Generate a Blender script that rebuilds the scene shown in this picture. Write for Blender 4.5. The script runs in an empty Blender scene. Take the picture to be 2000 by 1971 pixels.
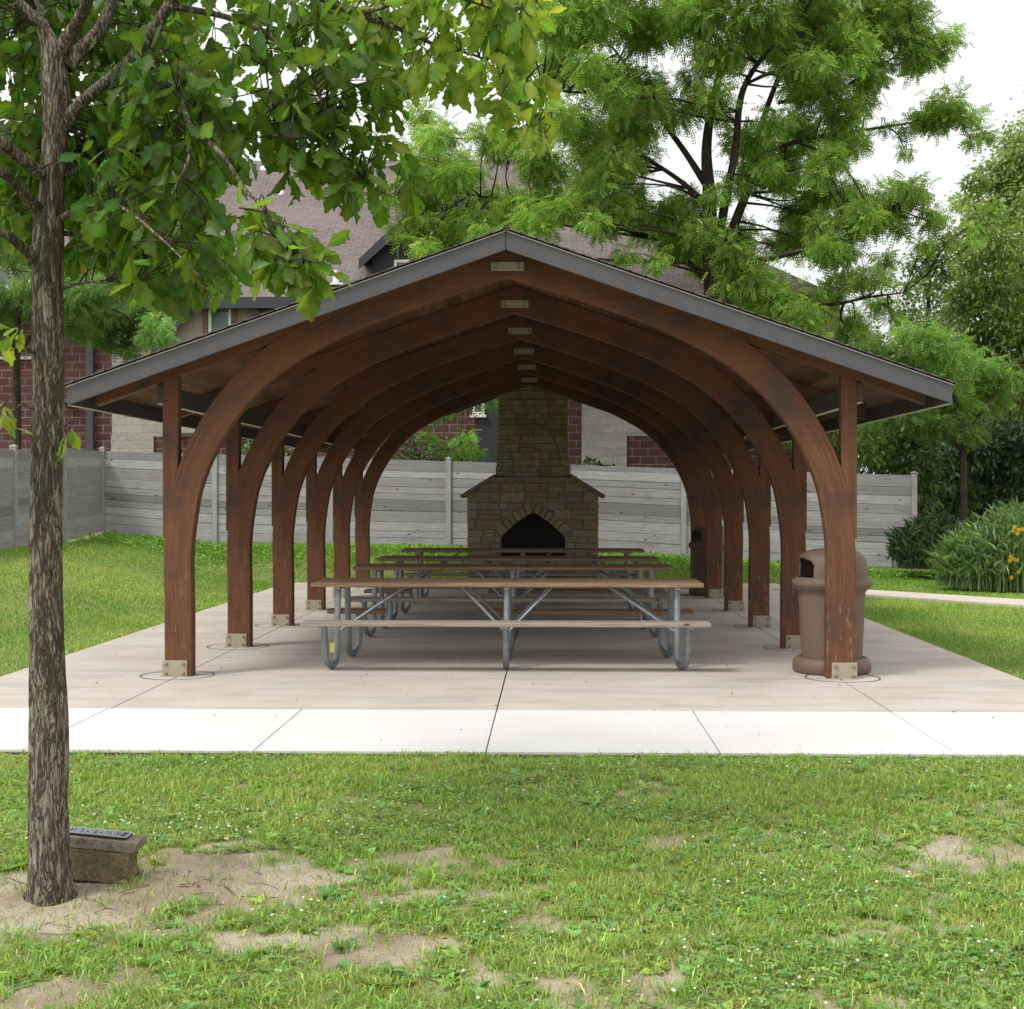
import bpy, bmesh, math, random
import numpy as np
from mathutils import Vector, Matrix, noise
random.seed(7); rng = np.random.default_rng(7)
PI = math.pi
S = bpy.context.scene
COL = S.collection

# ------------------------------------------------------------------ camera
F = 2768.0                                   # focal length in photo pixels (photo 2000 x 1971)
CAM = np.array([0.395, -12.48, 1.601]); YAW = 0.0284; PIT = -0.0060
RV = np.array([math.cos(YAW), math.sin(YAW), 0])
FW = np.array([-math.sin(YAW)*math.cos(PIT), math.cos(YAW)*math.cos(PIT), math.sin(PIT)])
UP = np.cross(RV, FW)
def at(px, py, Z):
    return CAM + Z*(FW + RV*((px-1000)/F) + UP*((985.5-py)/F))
def on_plane(px, py, axis, val):
    d = FW + RV*((px-1000)/F) + UP*((985.5-py)/F)
    return CAM + d*((val-CAM[axis])/d[axis])
cd = bpy.data.cameras.new('camera'); cam = bpy.data.objects.new('camera', cd); COL.objects.link(cam)
cam.location = CAM; cam.rotation_euler = (PI/2+PIT, 0, YAW)
cd.sensor_width = 36; cd.sensor_fit = 'HORIZONTAL'; cd.lens = F/2000*36; cd.clip_end = 500; cd.clip_start = 0.05
S.camera = cam

# ------------------------------------------------------------------ materials
class NT:
    def __init__(s, name):
        s.m = bpy.data.materials.new(name); s.m.use_nodes = True
        s.t = s.m.node_tree; s.t.nodes.clear()
        s.out = s.t.nodes.new('ShaderNodeOutputMaterial')
    def n(s, typ, **kw):
        nd = s.t.nodes.new('ShaderNode'+typ)
        for k, v in kw.items():
            if k.startswith('i_'):
                key = k[2:]
                key = int(key) if key.isdigit() else key.replace('_', ' ')
                s.set(nd.inputs[key], v)
            else: setattr(nd, k, v)
        return nd
    def set(s, inp, v):
        if isinstance(v, bpy.types.NodeSocket): s.t.links.new(v, inp)
        elif isinstance(v, bpy.types.Node): s.t.links.new(v.outputs[0], inp)
        else:
            if inp.type == 'RGBA' and len(v) == 3: v = (*v, 1)
            inp.default_value = v
    def coord(s, kind='Object', scale=(1, 1, 1), rot=(0, 0, 0), loc=(0, 0, 0)):
        tc = s.n('TexCoord'); mp = s.n('Mapping')
        s.t.links.new(tc.outputs[kind], mp.inputs[0])
        mp.inputs['Scale'].default_value = scale; mp.inputs['Rotation'].default_value = rot; mp.inputs['Location'].default_value = loc
        return mp.outputs[0]
    def noise(s, vec, scale=5, detail=4, rough=.55, dist=0):
        return s.n('TexNoise', i_Vector=vec, i_Scale=scale, i_Detail=detail, i_Roughness=rough, i_Distortion=dist).outputs[0]
    def ramp(s, fac, stops):
        r = s.n('ValToRGB'); s.set(r.inputs[0], fac); cr = r.color_ramp
        while len(cr.elements) < len(stops): cr.elements.new(.5)
        for e, (p, c) in zip(cr.elements, stops):
            e.position = p; e.color = (c, c, c, 1) if isinstance(c, (int, float)) else (*c, 1)
        return r.outputs[0]
    def mix(s, fac, a, b, mode='MIX'):
        m = s.n('Mix', data_type='RGBA', blend_type=mode)
        s.set(m.inputs[0], fac); s.set(m.inputs[6], a); s.set(m.inputs[7], b); return m.outputs[2]
    def math(s, op, a, b=0.0, c=None):
        m = s.n('Math', operation=op); s.set(m.inputs[0], a); s.set(m.inputs[1], b)
        if c is not None: s.set(m.inputs[2], c)
        return m.outputs[0]
    def bump(s, h, strength=.3, dist=.01):
        return s.n('Bump', i_Height=h, i_Strength=strength, i_Distance=dist).outputs[0]
    def done(s, color, rough=.7, bump=None, metal=0, spec=.3):
        p = s.n('BsdfPrincipled'); s.set(p.inputs['Base Color'], color); s.set(p.inputs['Roughness'], rough)
        p.inputs['Metallic'].default_value = metal; p.inputs['Specular IOR Level'].default_value = spec
        if bump is not None: s.set(p.inputs['Normal'], bump)
        s.t.links.new(p.outputs[0], s.out.inputs[0]); return s.m

def plain(name, col, rough=.6, metal=0, var=.15, spec=.3, scale=9):
    t = NT(name); v = t.coord()
    nz = t.noise(v, scale, 5, .6)
    c = t.mix(nz, tuple(x*(1-var) for x in col), tuple(min(1, x*(1+var)) for x in col))
    return t.done(c, rough, t.bump(t.noise(v, scale*9, 3), .12, .003), metal, spec)

def glulam():
    t = NT('stained_glulam'); uv = t.coord('UV')
    g1 = t.noise(t.coord('UV', (1.3, 38, 1)), 3, 5, .6, .4)
    g2 = t.noise(t.coord('UV', (.5, 7, 1)), 2.2, 3, .5)
    c = t.ramp(g1, [(.22, (.056, .021, .010)), (.5, (.122, .050, .0235)), (.8, (.20, .09, .046))])
    c = t.mix(t.ramp(g2, [(.35, 0.), (.7, .45)]), c, (.215, .096, .048))
    sep = t.n('SeparateXYZ', i_0=uv)
    lam = t.math('FRACT', t.math('MULTIPLY', sep.outputs[1], 1/.041))
    ln = t.math('LESS_THAN', lam, .05)
    c = t.mix(t.math('MULTIPLY', ln, .6), c, (.07, .03, .018))
    # grey weathering smudges over the knee, peeling at the foot
    ob = t.coord('Object'); z = t.n('SeparateXYZ', i_0=ob).outputs[2]
    sm = t.ramp(t.noise(ob, 2.3, 4, .6), [(.46, 0.), (.68, .8)])
    c = t.mix(sm, c, (.062, .043, .034))
    foot = t.n('MapRange', i_Value=z); foot.inputs[1].default_value = 1.25; foot.inputs[2].default_value = .15; foot.inputs[3].default_value = 0.; foot.inputs[4].default_value = 1.
    pv = t.noise(t.coord('Object', (26, 26, 2.2)), 1.5, 6, .7)
    pm = t.math('MULTIPLY', t.ramp(pv, [(.60, 0.), (.66, .85)]), foot.outputs[0])
    c = t.mix(pm, c, (.42, .30, .22))
    return t.done(c, .62, t.bump(g1, .18, .004), spec=.25)

def planks(name, cols, axis=0, rough=.75, island=.5, knots=True, bump=.25, dirt=(.10, .09, .08)):
    """sawn boards, grain along a local axis, every board a shade of its own"""
    t = NT(name); sc = [34, 34, 34]; sc[axis] = 1.5
    geo = t.n('NewGeometry'); ri = geo.outputs['Random Per Island']
    off = t.n('CombineXYZ', i_0=t.math('MULTIPLY', ri, 37.), i_1=t.math('MULTIPLY', ri, 91.), i_2=t.math('MULTIPLY', ri, 53.)).outputs[0]
    ad = t.n('VectorMath', operation='ADD'); t.set(ad.inputs[0], t.coord('Object', tuple(sc))); t.set(ad.inputs[1], off)
    g = t.noise(ad.outputs[0], 1.9, 7, .66, .5)
    c = t.ramp(g, [(.28, cols[0]), (.5, cols[1]), (.75, cols[2])])
    hv = t.n('HueSaturation', i_Color=c); t.set(hv.inputs['Value'], t.math('MULTIPLY_ADD', ri, island, 1-island/2)); c = hv.outputs[0]
    big = t.noise(t.coord('Object', (.7, .7, 1.6)), 1.3, 4, .6)
    c = t.mix(t.ramp(big, [(.52, 0.), (.8, .5)]), c, dirt)
    if knots:
        ks = [9, 9, 9]; ks[axis] = 4.2
        vo = t.n('TexVoronoi', i_Vector=t.coord('Object', tuple(ks)), i_Scale=1.)
        sel = t.math('GREATER_THAN', t.n('SeparateColor', i_0=vo.outputs['Color']).outputs[0], .80)
        kn = t.math('MULTIPLY', t.ramp(vo.outputs['Distance'], [(.10, .85), (.17, 0.)]), sel)
        c = t.mix(kn, c, (.05, .035, .03))
    return t.done(c, rough, t.bump(g, bump, .004), spec=.2)

def concrete(name, a, b, stain=(.2, .19, .18), st=.5, bump=.2):
    t = NT(name); v = t.coord()
    n1 = t.noise(v, 1.1, 8, .68); n2 = t.noise(v, 34, 4, .6); n3 = t.noise(t.coord('Object', (.5, 3.5, 1)), 1.3, 5, .65)
    c = t.mix(t.ramp(n1, [(.3, 0.), (.7, 1.)]), a, b)
    c = t.mix(t.ramp(n2, [(.35, .22), (.65, 0.)]), c, tuple(x*.6 for x in a))
    c = t.mix(t.math('MULTIPLY', t.ramp(n3, [(.5, 0.), (.78, 1.)]), st), c, stain)
    sp = t.n('TexVoronoi', i_Vector=v, i_Scale=2.1)
    c = t.mix(t.ramp(sp.outputs['Distance'], [(.012, .7), (.024, 0.)]), c, (.12, .10, .09))
    return t.done(c, .85, t.bump(n2, bump, .003), spec=.2)

def blocks(name, c1, c2, mortar, bw, rh, ms, rough=.85, split=.3):
    t = NT(name); sp = t.n('SeparateXYZ', i_0=t.coord())
    xx = t.math('ADD', sp.outputs[0], sp.outputs[1])
    cv = t.n('CombineXYZ', i_0=xx, i_1=sp.outputs[2]).outputs[0]
    bt = t.n('TexBrick', i_Vector=cv, i_Scale=1., i_Color1=c1, i_Color2=c2, i_Mortar=mortar)
    bt.inputs['Mortar Size'].default_value = ms; bt.inputs['Brick Width'].default_value = bw; bt.inputs['Row Height'].default_value = rh
    bt.inputs['Mortar Smooth'].default_value = .2; bt.inputs['Bias'].default_value = 0.
    nz = t.noise(t.coord('Object', (6, 6, 11)), 1.6, 6, .68)
    c = t.mix(t.ramp(nz, [(.3, .38), (.62, 0.)]), bt.outputs[0], tuple(x*.35 for x in c1))
    c = t.mix(t.ramp(t.noise(t.coord('Object', (.5, .5, .9)), 1.2, 6, .65), [(.42, .5), (.62, 0.)]), c, tuple(x*.55 for x in c2))
    h = t.math('ADD', t.math('MULTIPLY', nz, split*3), t.math('MULTIPLY', bt.outputs['Fac'], -.6))
    return t.done(c, rough, t.bump(h, .5, .02), spec=.15)

def shingles(name, cols, w=.3, h=.14):
    t = NT(name); uv = t.coord('UV')
    bt = t.n('TexBrick', i_Vector=uv, i_Scale=1., i_Color1=cols[0], i_Color2=cols[1], i_Mortar=cols[2])
    bt.inputs['Mortar Size'].default_value = .012; bt.inputs['Brick Width'].default_value = w; bt.inputs['Row Height'].default_value = h
    c = t.mix(t.ramp(t.noise(uv, 5, 5, .7), [(.35, .45), (.65, 0.)]), bt.outputs[0], tuple(x*.55 for x in cols[0]))
    c = t.mix(t.ramp(t.noise(uv, .35, 3, .5), [(.4, 0.), (.7, .3)]), c, tuple(min(1, x*1.35) for x in cols[1]))
    return t.done(c, .9, t.bump(bt.outputs['Fac'], .5, .01), spec=.1)

def leaf(name, trans=.38, rough=.5, spec=.35, tmul=1.6, tadd=(.02, .03, 0)):
    t = NT(name); a = t.n('Attribute', attribute_name='tint')
    p = t.n('BsdfPrincipled'); t.set(p.inputs['Base Color'], a.outputs[0]); p.inputs['Roughness'].default_value = rough
    p.inputs['Specular IOR Level'].default_value = spec
    tr = t.n('BsdfTranslucent'); tc = t.mix(1., a.outputs[0], (tmul, tmul, tmul*.55), 'MULTIPLY'); tc = t.mix(1., tc, tadd, 'ADD'); t.set(tr.inputs[0], tc)
    mx = t.n('MixShader', i_0=trans); t.set(mx.inputs[1], p.outputs[0]); t.set(mx.inputs[2], tr.outputs[0])
    t.t.links.new(mx.outputs[0], t.out.inputs[0]); return t.m

def bark(name, a, b, c3, sc=(9, 9, 1.6), crack=.9):
    t = NT(name); v = t.coord('Object', sc)
    n1 = t.noise(v, 2.2, 7, .7, .6); n2 = t.noise(t.coord(), 2.5, 4, .6); n3 = t.noise(t.coord('Object', (30, 30, 9)), 1.5, 4, .6)
    c = t.ramp(n1, [(.36, (.02, .016, .013)), (.45, a), (.62, b), (.8, c3)])
    c = t.mix(t.ramp(n2, [(.45, 0.), (.7, .5)]), c, (.10, .085, .045))
    c = t.mix(t.ramp(n3, [(.4, .4), (.6, 0.)]), c, tuple(x*.5 for x in a))
    return t.done(c, .9, t.bump(t.math('ADD', n1, t.math('MULTIPLY', n3, .4)), crack, .02), spec=.1)

M = {}
M['glulam'] = glulam()
M['deck'] = planks('ceiling_boards', ((.07, .034, .018), (.125, .065, .034), (.21, .12, .064)), 1, .7, .55, False)
M['fascia'] = plain('grey_painted_board', (.092, .088, .095), .55, var=.12)
M['fascia_dark'] = plain('dark_painted_board', (.07, .064, .064), .55)
M['trim_glint'] = plain('pale_drip_edge_glint', (.45, .43, .41), .5)
M['shingle'] = shingles('brown_shingles', ((.12, .10, .09), (.19, .165, .15), (.04, .035, .03)))
M['plate'] = plain('tan_painted_steel', (.36, .32, .235), .5, var=.18)
M['bolt'] = plain('bolt_steel', (.30, .26, .19), .45, .3)
M['slab'] = concrete('old_concrete', (.43, .38, .32), (.56, .51, .45), (.27, .25, .23), .8)
M['walk'] = concrete('new_concrete', (.60, .585, .565), (.67, .655, .64), (.54, .51, .48), .35, .1)
M['joint_shade'] = plain('joint_gap_edge_shade', (.09, .08, .07), .95)
M['path'] = concrete('path_concrete', (.50, .44, .38), (.62, .55, .48), (.38, .34, .28), .5)
M['fence'] = planks('weathered_grey_boards', ((.18, .17, .167), (.31, .30, .30), (.41, .40, .40)), 0, .85, .6, dirt=(.21, .18, .155))
M['fence_post'] = planks('weathered_grey_post', ((.20, .187, .183), (.31, .298, .294), (.40, .388, .384)), 2, .85, .4, False)
M['table'] = planks('weathered_brown_plank', ((.10, .065, .042), (.235, .155, .10), (.38, .265, .18)), 0, .7, .5, True, dirt=(.22, .19, .165))
M['bench'] = planks('silvered_plank', ((.14, .115, .092), (.25, .215, .18), (.36, .325, .285)), 0, .75, .4, True, dirt=(.33, .30, .27))
M['galv'] = plain('galvanised_pipe', (.24, .27, .295), .42, .45, .5, .5, 14)
M['sticker'] = plain('yellow_sticker', (.62, .60, .18), .5)
t = NT('brown_plastic'); v = t.coord(); c = t.mix(t.noise(v, 5, 6, .65), (.125, .084, .062), (.18, .128, .098))
c = t.mix(t.ramp(t.noise(t.coord('Object', (9, 9, 1.2)), 2, 6, .7), [(.58, 0.), (.75, .4)]), c, (.27, .21, .17)); c = t.mix(t.ramp(t.noise(v, 26, 4, .7), [(.62, 0.), (.74, .5)]), c, (.09, .065, .05))
M['bin'] = t.done(c, t.ramp(t.noise(v, 8, 5, .6), [(.3, .42), (.7, .68)]), t.bump(t.noise(v, 150, 2), .15, .002), spec=.3)
M['black'] = plain('dark_liner', (.012, .012, .012), .8)
M['soot'] = plain('sooty_firebox', (.05, .05, .05), .9)
M['capstone'] = concrete('cap_stone', (.19, .18, .15), (.27, .25, .21), (.10, .10, .08), .5)
M['mortar'] = plain('grey_mortar', (.26, .24, .195), .95)
t = NT('rubble_stone'); ri = t.n('NewGeometry').outputs['Random Per Island']
cc = t.ramp(ri, [(0., (.32, .265, .185)), (.25, (.43, .35, .22)), (.45, (.37, .335, .26)), (.62, (.47, .385, .225)), (.8, (.33, .265, .185)), (1., (.44, .41, .335))])
nz = t.noise(t.coord('Object', (5, 5, 14)), 2., 6, .65)
cc = t.mix(t.ramp(nz, [(.35, .55), (.62, 0.)]), cc, (.09, .075, .05)); M['stone'] = t.done(cc, .9, t.bump(nz, .6, .02), spec=.12)
M['maroon'] = blocks('maroon_block', (.100, .047, .043), (.14, .068, .062), (.29, .25, .225), .40, .20, .011, split=.25)
M['tan'] = blocks('tan_split_stone', (.42, .395, .355), (.52, .49, .445), (.34, .31, .28), .8, .2, .007, split=.9)
M['brick'] = blocks('red_brick', (.26, .095, .06), (.32, .13, .085), (.40, .36, .32), .2, .075, .01)
M['bigroof'] = shingles('mauve_shingles', ((.155, .124, .119), (.215, .176, .170), (.085, .07, .068)), .3, .15)
M['siding'] = plain('dark_siding', (.035, .036, .042), .6)
M['eave'] = plain('dark_eave', (.05, .05, .06), .5)
M['white'] = plain('white_frame', (.70, .68, .62), .5)
t = NT('window_glass'); M['glass'] = t.done(t.mix(t.noise(t.coord(), 3.), (.03, .04, .05), (.16, .20, .22)), .06, spec=.8)
M['pipe'] = plain('downpipe', (.07, .065, .07), .5)
M['vent'] = plain('white_vent', (.75, .75, .75), .4)
t = NT('oak_bark'); n0 = t.noise(t.coord('Object', (15, 15, 2.0)), 1.7, 4, .6, 1.2); n4 = t.noise(t.coord('Object', (30, 30, 5.)), 1.5, 5, .65, .8)
k1 = t.math('ABSOLUTE', t.math('SUBTRACT', n0, .5)); k2 = t.math('ABSOLUTE', t.math('SUBTRACT', n4, .52))
cr1 = t.ramp(k1, [(.004, 1.), (.022, .75), (.045, 0.)]); cr2 = t.ramp(k2, [(.0, .8), (.014, .45), (.035, 0.)])
n1 = t.noise(t.coord('Object', (48, 48, 10)), 1.6, 6, .72); n2 = t.noise(t.coord(), 2.2, 4, .6)
cc = t.ramp(n1, [(.3, (.17, .135, .105)), (.5, (.28, .235, .185)), (.7, (.40, .355, .295))])
cc = t.mix(t.ramp(n2, [(.45, 0.), (.68, .55)]), cc, (.135, .12, .065)); cc = t.mix(t.ramp(t.noise(t.coord('Object', (3, 3, 1.2)), 2.5, 4, .6), [(.56, 0.), (.72, .5)]), cc, (.20, .12, .07))
cc = t.mix(t.math('MULTIPLY', t.math('MAXIMUM', cr1, cr2), .82), cc, (.05, .04, .031))
hh_ = t.math('SUBTRACT', t.math('MULTIPLY', n1, .5), t.math('MAXIMUM', cr1, cr2))
M['oakbark'] = t.done(cc, .9, t.bump(hh_, 1., .012), spec=.1)
M['bark'] = bark('dark_bark', (.045, .036, .03), (.075, .06, .05), (.12, .10, .085), (6, 6, 1.5), .5)
M['oakleaf'] = leaf('oak_leaf', .50, .42, .4, 1.75, (.02, .03, 0))
M['locust'] = leaf('locust_leaf', .48, .55, .25, 1.5)
M['broad'] = leaf('broad_leaf', .35, .38, .6, 1.4)
M['grass'] = leaf('grass_blade', .34, .42, .5, 1.4)
t = NT('petal'); a = t.n('Attribute', attribute_name='tint'); M['petal'] = t.done(a.outputs[0], .7)
def rough_block(name, a, b_, c_):
    t = NT(name); v = t.coord(); n1 = t.noise(v, 9, 8, .7); n2 = t.noise(v, 60, 6, .75); n3 = t.noise(t.coord('Object', (1, 1, 3)), 5, 5, .6)
    c = t.mix(t.ramp(n1, [(.35, 0.), (.65, 1.)]), a, b_); c = t.mix(t.ramp(n3, [(.48, 0.), (.66, .8)]), c, c_); c = t.mix(t.ramp(n2, [(.36, .7), (.5, 0.)]), c, tuple(x*.3 for x in a))
    return t.done(c, .95, t.bump(t.math('ADD', n2, n1), .9, .012), spec=.1)
M['block'] = rough_block('mossy_concrete', (.17, .13, .075), (.27, .215, .135), (.115, .105, .055))
M['blocktop'] = rough_block('worn_concrete', (.23, .195, .145), (.34, .29, .225), (.15, .13, .085))
M['plaque'] = plain('dark_plaque', (.05, .052, .06), .4, .4)
M['plaque_rim'] = plain('bare_metal', (.55, .56, .58), .35, .5)
t = NT('lawn'); v = t.coord(); at_ = t.n('Attribute', attribute_name='soil')
gr = t.mix(t.noise(v, 7., 6, .7), (.13, .165, .045), (.30, .29, .12))
so = t.mix(t.noise(v, 5., 7, .7), (.31, .26, .19), (.49, .43, .345))
so = t.mix(t.ramp(t.noise(v, 2.2, 5, .65), [(.42, 0.), (.6, .8)]), so, (.25, .19, .14))
so = t.mix(t.ramp(t.noise(v, 60., 5, .75), [(.36, .55), (.47, 0.)]), so, (.15, .11, .075))
cc = t.mix(at_.outputs[0], gr, so)
M['lawn'] = t.done(cc, .95, t.bump(t.noise(v, 22., 7, .72), .35, .03), spec=.08)

# ------------------------------------------------------------------ mesh helpers
class MB:
    def __init__(s): s.v = []; s.f = []; s.uv = []; s.mi = []; s.sm = []
    def face(s, pts, uv=None, mi=0, sm=False):
        b = len(s.v); s.v += [tuple(p) for p in pts]; s.f.append(tuple(range(b, b+len(pts))))
        s.uv.append(uv if uv else [(0, 0)]*len(pts)); s.mi.append(mi); s.sm.append(sm)
    def poly(s, vs, fs, uvs=None, mi=0, sm=False):
        b = len(s.v); s.v += [tuple(map(float, p)) for p in vs]
        for i, f in enumerate(fs):
            s.f.append(tuple(b+k for k in f)); s.uv.append(uvs[i] if uvs else [(0, 0)]*len(f)); s.mi.append(mi); s.sm.append(sm)
    def box(s, x0, x1, y0, y1, z0, z1, mi=0, shear=None, R=None, o=(0, 0, 0)):
        vs = [(x, y, z) for x in (x0, x1) for y in (y0, y1) for z in (z0, z1)]
        if shear: vs = [(x, y, z+shear(x)) for x, y, z in vs]
        if R is not None: vs = [tuple(R @ Vector(p)+Vector(o)) for p in vs]
        fs = [(0, 1, 3, 2), (4, 6, 7, 5), (0, 4, 5, 1), (2, 3, 7, 6), (0, 2, 6, 4), (1, 5, 7, 3)]
        uvs = []
        for f in fs:
            q = [vs[k] for k in f]; e = [max(p[a] for p in q)-min(p[a] for p in q) for a in range(3)]
            ax = sorted(range(3), key=lambda a: -e[a])[:2]
            uvs.append([(p[ax[0]], p[ax[1]]) for p in q])
        s.poly(vs, fs, uvs, mi)
    def prism(s, pts, y0, y1, mi=0):
        """polygon in XZ (counter-clockwise seen from -Y) pushed from y0 to y1"""
        n = len(pts); vs = [(x, y0, z) for x, z in pts]+[(x, y1, z) for x, z in pts]
        fs = [tuple(range(n)), tuple(range(2*n-1, n-1, -1))]+[(i, n+i, n+(i+1) % n, (i+1) % n) for i in range(n)]
        uvs = [[(vs[k][2], vs[k][0]) for k in f] for f in fs[:2]]+[[(vs[k][2]+vs[k][0], vs[k][1]) for k in f] for f in fs[2:]]
        s.poly(vs, fs, uvs, mi)
    def tube(s, path, rad, n=8, mi=0, cap=True, sm=True):
        P = [Vector(p) for p in path]; m = len(P)
        if not hasattr(rad, '__len__'): rad = [rad]*m
        vs = []; prev = None
        for i in range(m):
            t = (P[min(i+1, m-1)]-P[max(i-1, 0)]).normalized()
            if prev is None: prev = t.orthogonal().normalized()
            prev = (prev-t*prev.dot(t)).normalized(); b = t.cross(prev)
            vs += [P[i]+(prev*math.cos(2*PI*k/n)+b*math.sin(2*PI*k/n))*rad[i] for k in range(n)]
        fs = [(i*n+k, i*n+(k+1) % n, (i+1)*n+(k+1) % n, (i+1)*n+k) for i in range(m-1) for k in range(n)]
        s.poly(vs, fs, None, mi, sm)
        if cap:
            s.face([vs[k] for k in range(n-1, -1, -1)], mi=mi); s.face([vs[(m-1)*n+k] for k in range(n)], mi=mi)
    def lathe(s, prof, n=40, mi=0, skip=None, closed=True):
        m = len(prof)
        vs = [(r*math.cos(2*PI*k/n), r*math.sin(2*PI*k/n), z) for r, z in prof for k in range(n)]
        fs = [(i*n+k, i*n+(k+1) % n, (i+1)*n+(k+1) % n, (i+1)*n+k) for i in range(m-1) for k in range(n) if not (skip and skip(i, k))]
        s.poly(vs, fs, None, mi, True)
    def build(s, name, mats, parent=None, bevel=0, seg=1, loc=None, rotz=0):
        me = bpy.data.meshes.new(name); me.from_pydata(s.v, [], s.f)
        for m in (mats if isinstance(mats, (list, tuple)) else [mats]): me.materials.append(M[m])
        me.polygons.foreach_set('material_index', s.mi); me.polygons.foreach_set('use_smooth', s.sm)
        ul = me.uv_layers.new(name='uv'); ul.data.foreach_set('uv', [c for q in s.uv for p in q for c in p])
        if bevel:
            b = bmesh.new(); b.from_mesh(me)
            bmesh.ops.remove_doubles(b, verts=b.verts, dist=1e-6)
            es = [e for e in b.edges if e.is_manifold and e.calc_face_angle(0) > .6]
            bmesh.ops.bevel(b, geom=es, offset=bevel, segments=seg, affect='EDGES', profile=.5, clamp_overlap=True)
            b.to_mesh(me); b.free()
        o = bpy.data.objects.new(name, me); COL.objects.link(o)
        if parent: o.parent = parent
        if loc is not None: o.location = loc
        o.rotation_euler.z = rotz
        return o
def tris_obj(name, V, T, color, mat, parent=None, attr='tint'):
    """big numpy triangle mesh with one colour per vertex"""
    V = np.asarray(V, np.float32); T = np.asarray(T, np.int32)
    me = bpy.data.meshes.new(name); me.vertices.add(len(V)); me.vertices.foreach_set('co', V.ravel())
    me.loops.add(T.size); me.loops.foreach_set('vertex_index', T.ravel())
    me.polygons.add(len(T)); me.polygons.foreach_set('loop_start', np.arange(0, T.size, 3, dtype=np.int32))
    me.update(calc_edges=True)
    c = np.ones((len(V), 4), np.float32); c[:, :3] = color
    me.attributes.new(attr, 'FLOAT_COLOR', 'POINT').data.foreach_set('color', c.ravel())
    me.materials.append(M[mat]); o = bpy.data.objects.new(name, me); COL.objects.link(o)
    if parent: o.parent = parent
    return o
def tag(o, label=None, cat=None, group=None, kind=None):
    for k, v in (('label', label), ('category', cat), ('group', group), ('kind', kind)):
        if v: o[k] = v
    return o
def thing(name, label, cat, loc=(0, 0, 0), rz=0, group=None):
    o = bpy.data.objects.new(name, None); COL.objects.link(o); o.location = loc; o.rotation_euler.z = rz; o.empty_display_size = .2
    return tag(o, label, cat, group)
def dup(root, loc, label, rz=0):
    r = root.copy(); COL.objects.link(r); r.location = loc; r.rotation_euler.z = rz; r['label'] = label
    for ch in list(root.children):
        c = ch.copy(); COL.objects.link(c); c.parent = r
        for g in list(ch.children):
            d = g.copy(); COL.objects.link(d); d.parent = c
    return r
def crom(pts, k=6):
    P = np.array(pts, float); P = np.vstack([2*P[0]-P[1], P, 2*P[-1]-P[-2]]); out = []
    for i in range(1, len(P)-2):
        a, b, c, d = P[i-1:i+3]
        for j in range(k):
            t = j/k; out.append(.5*((2*b)+(c-a)*t+(2*a-5*b+4*c-d)*t*t+(3*b-a-3*c+d)*t**3))
    out.append(P[-2]); return np.array(out)

# ------------------------------------------------------------------ terrain
def sst(a, b, x): t = np.clip((x-a)/(b-a), 0, 1); return t*t*(3-2*t)
def fbase(x): return np.interp(x, [-14, -9, -6.7, -1.8, 3.2, 8, 14], [.95, .80, .54, .50, .28, -.02, -.1])
PATCH = []
for px, py, rx, ry, st in [(300, 1750, 270, 42, 1.35), (110, 1800, 180, 40, 1.35), (430, 1700, 150, 40, 1.1), (60, 1700, 70, 30, .9), (860, 1672, 85, 22, 1.35), (1925, 1688, 125, 26, 1.5), (770, 1860, 150, 28, 1.0),
                           (560, 1850, 90, 18, .7), (1780, 1836, 130, 12, 1.0), (1560, 1818, 70, 12, .6), (460, 1552, 60, 14, 1.0), (600, 1562, 60, 10, .9), (770, 1580, 60, 22, .8), (1300, 1560, 45, 14, .8), (1020, 1680, 40, 16, .7),
                           (900, 1760, 60, 14, .8), (1080, 1800, 60, 12, .5), (1250, 1930, 90, 25, .8), (1330, 1660, 60, 14, .7), (1070, 1490, 45, 10, .6), (1960, 1610, 40, 14, .6), (80, 1930, 170, 35, .9), (1010, 1930, 80, 18, .8), (1550, 1670, 80, 18, .45), (1880, 1765, 60, 14, .4)]:
    p = on_plane(px, py, 2, -.08); Z = float((p-CAM) @ FW); PATCH.append((p[0], p[1], rx*Z/F, ry*Z*Z/(F*1.68), st))
def nz2(x, y, sc, seed=0):
    """value noise on arrays"""
    x = np.asarray(x)*sc+seed*17.3; y = np.asarray(y)*sc+seed*9.1
    xi = np.floor(x).astype(np.int64); yi = np.floor(y).astype(np.int64); fx = x-xi; fy = y-yi; fx = fx*fx*(3-2*fx); fy = fy*fy*(3-2*fy)
    def h(a, b): 
        n = (a*374761393+b*668265263+seed*144665) & 0x7fffffff; n = ((n ^ (n >> 13))*1274126177) & 0x7fffffff; return (n ^ (n >> 16)) % 10007/10007.
    return (h(xi, yi)*(1-fx)+h(xi+1, yi)*fx)*(1-fy)+(h(xi, yi+1)*(1-fx)+h(xi+1, yi+1)*fx)*fy
def fbm(x, y, sc, seed=0): return (nz2(x, y, sc, seed)*.5+nz2(x, y, sc*2.1, seed+1)*.28+nz2(x, y, sc*4.3, seed+2)*.22)
def ground(x, y):
    x = np.asarray(x, float); y = np.asarray(y, float)
    lat = sst(-4.6, -8.8, x)*sst(-4, 13, y)*.72
    fb = fbase(x); back = np.where(fb > 0, fb, fb)*sst(13.4, 17.2, y)
    z = np.where(np.abs(back) > lat, back, lat)
    z = z-.035-.05*sst(-3.7, -8, y)+(fbm(x, y, 1.1, 5)-.5)*.05*(1-sst(-3.9, -3.6, y)*(1-sst(13, 14, y)))
    return z
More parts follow.
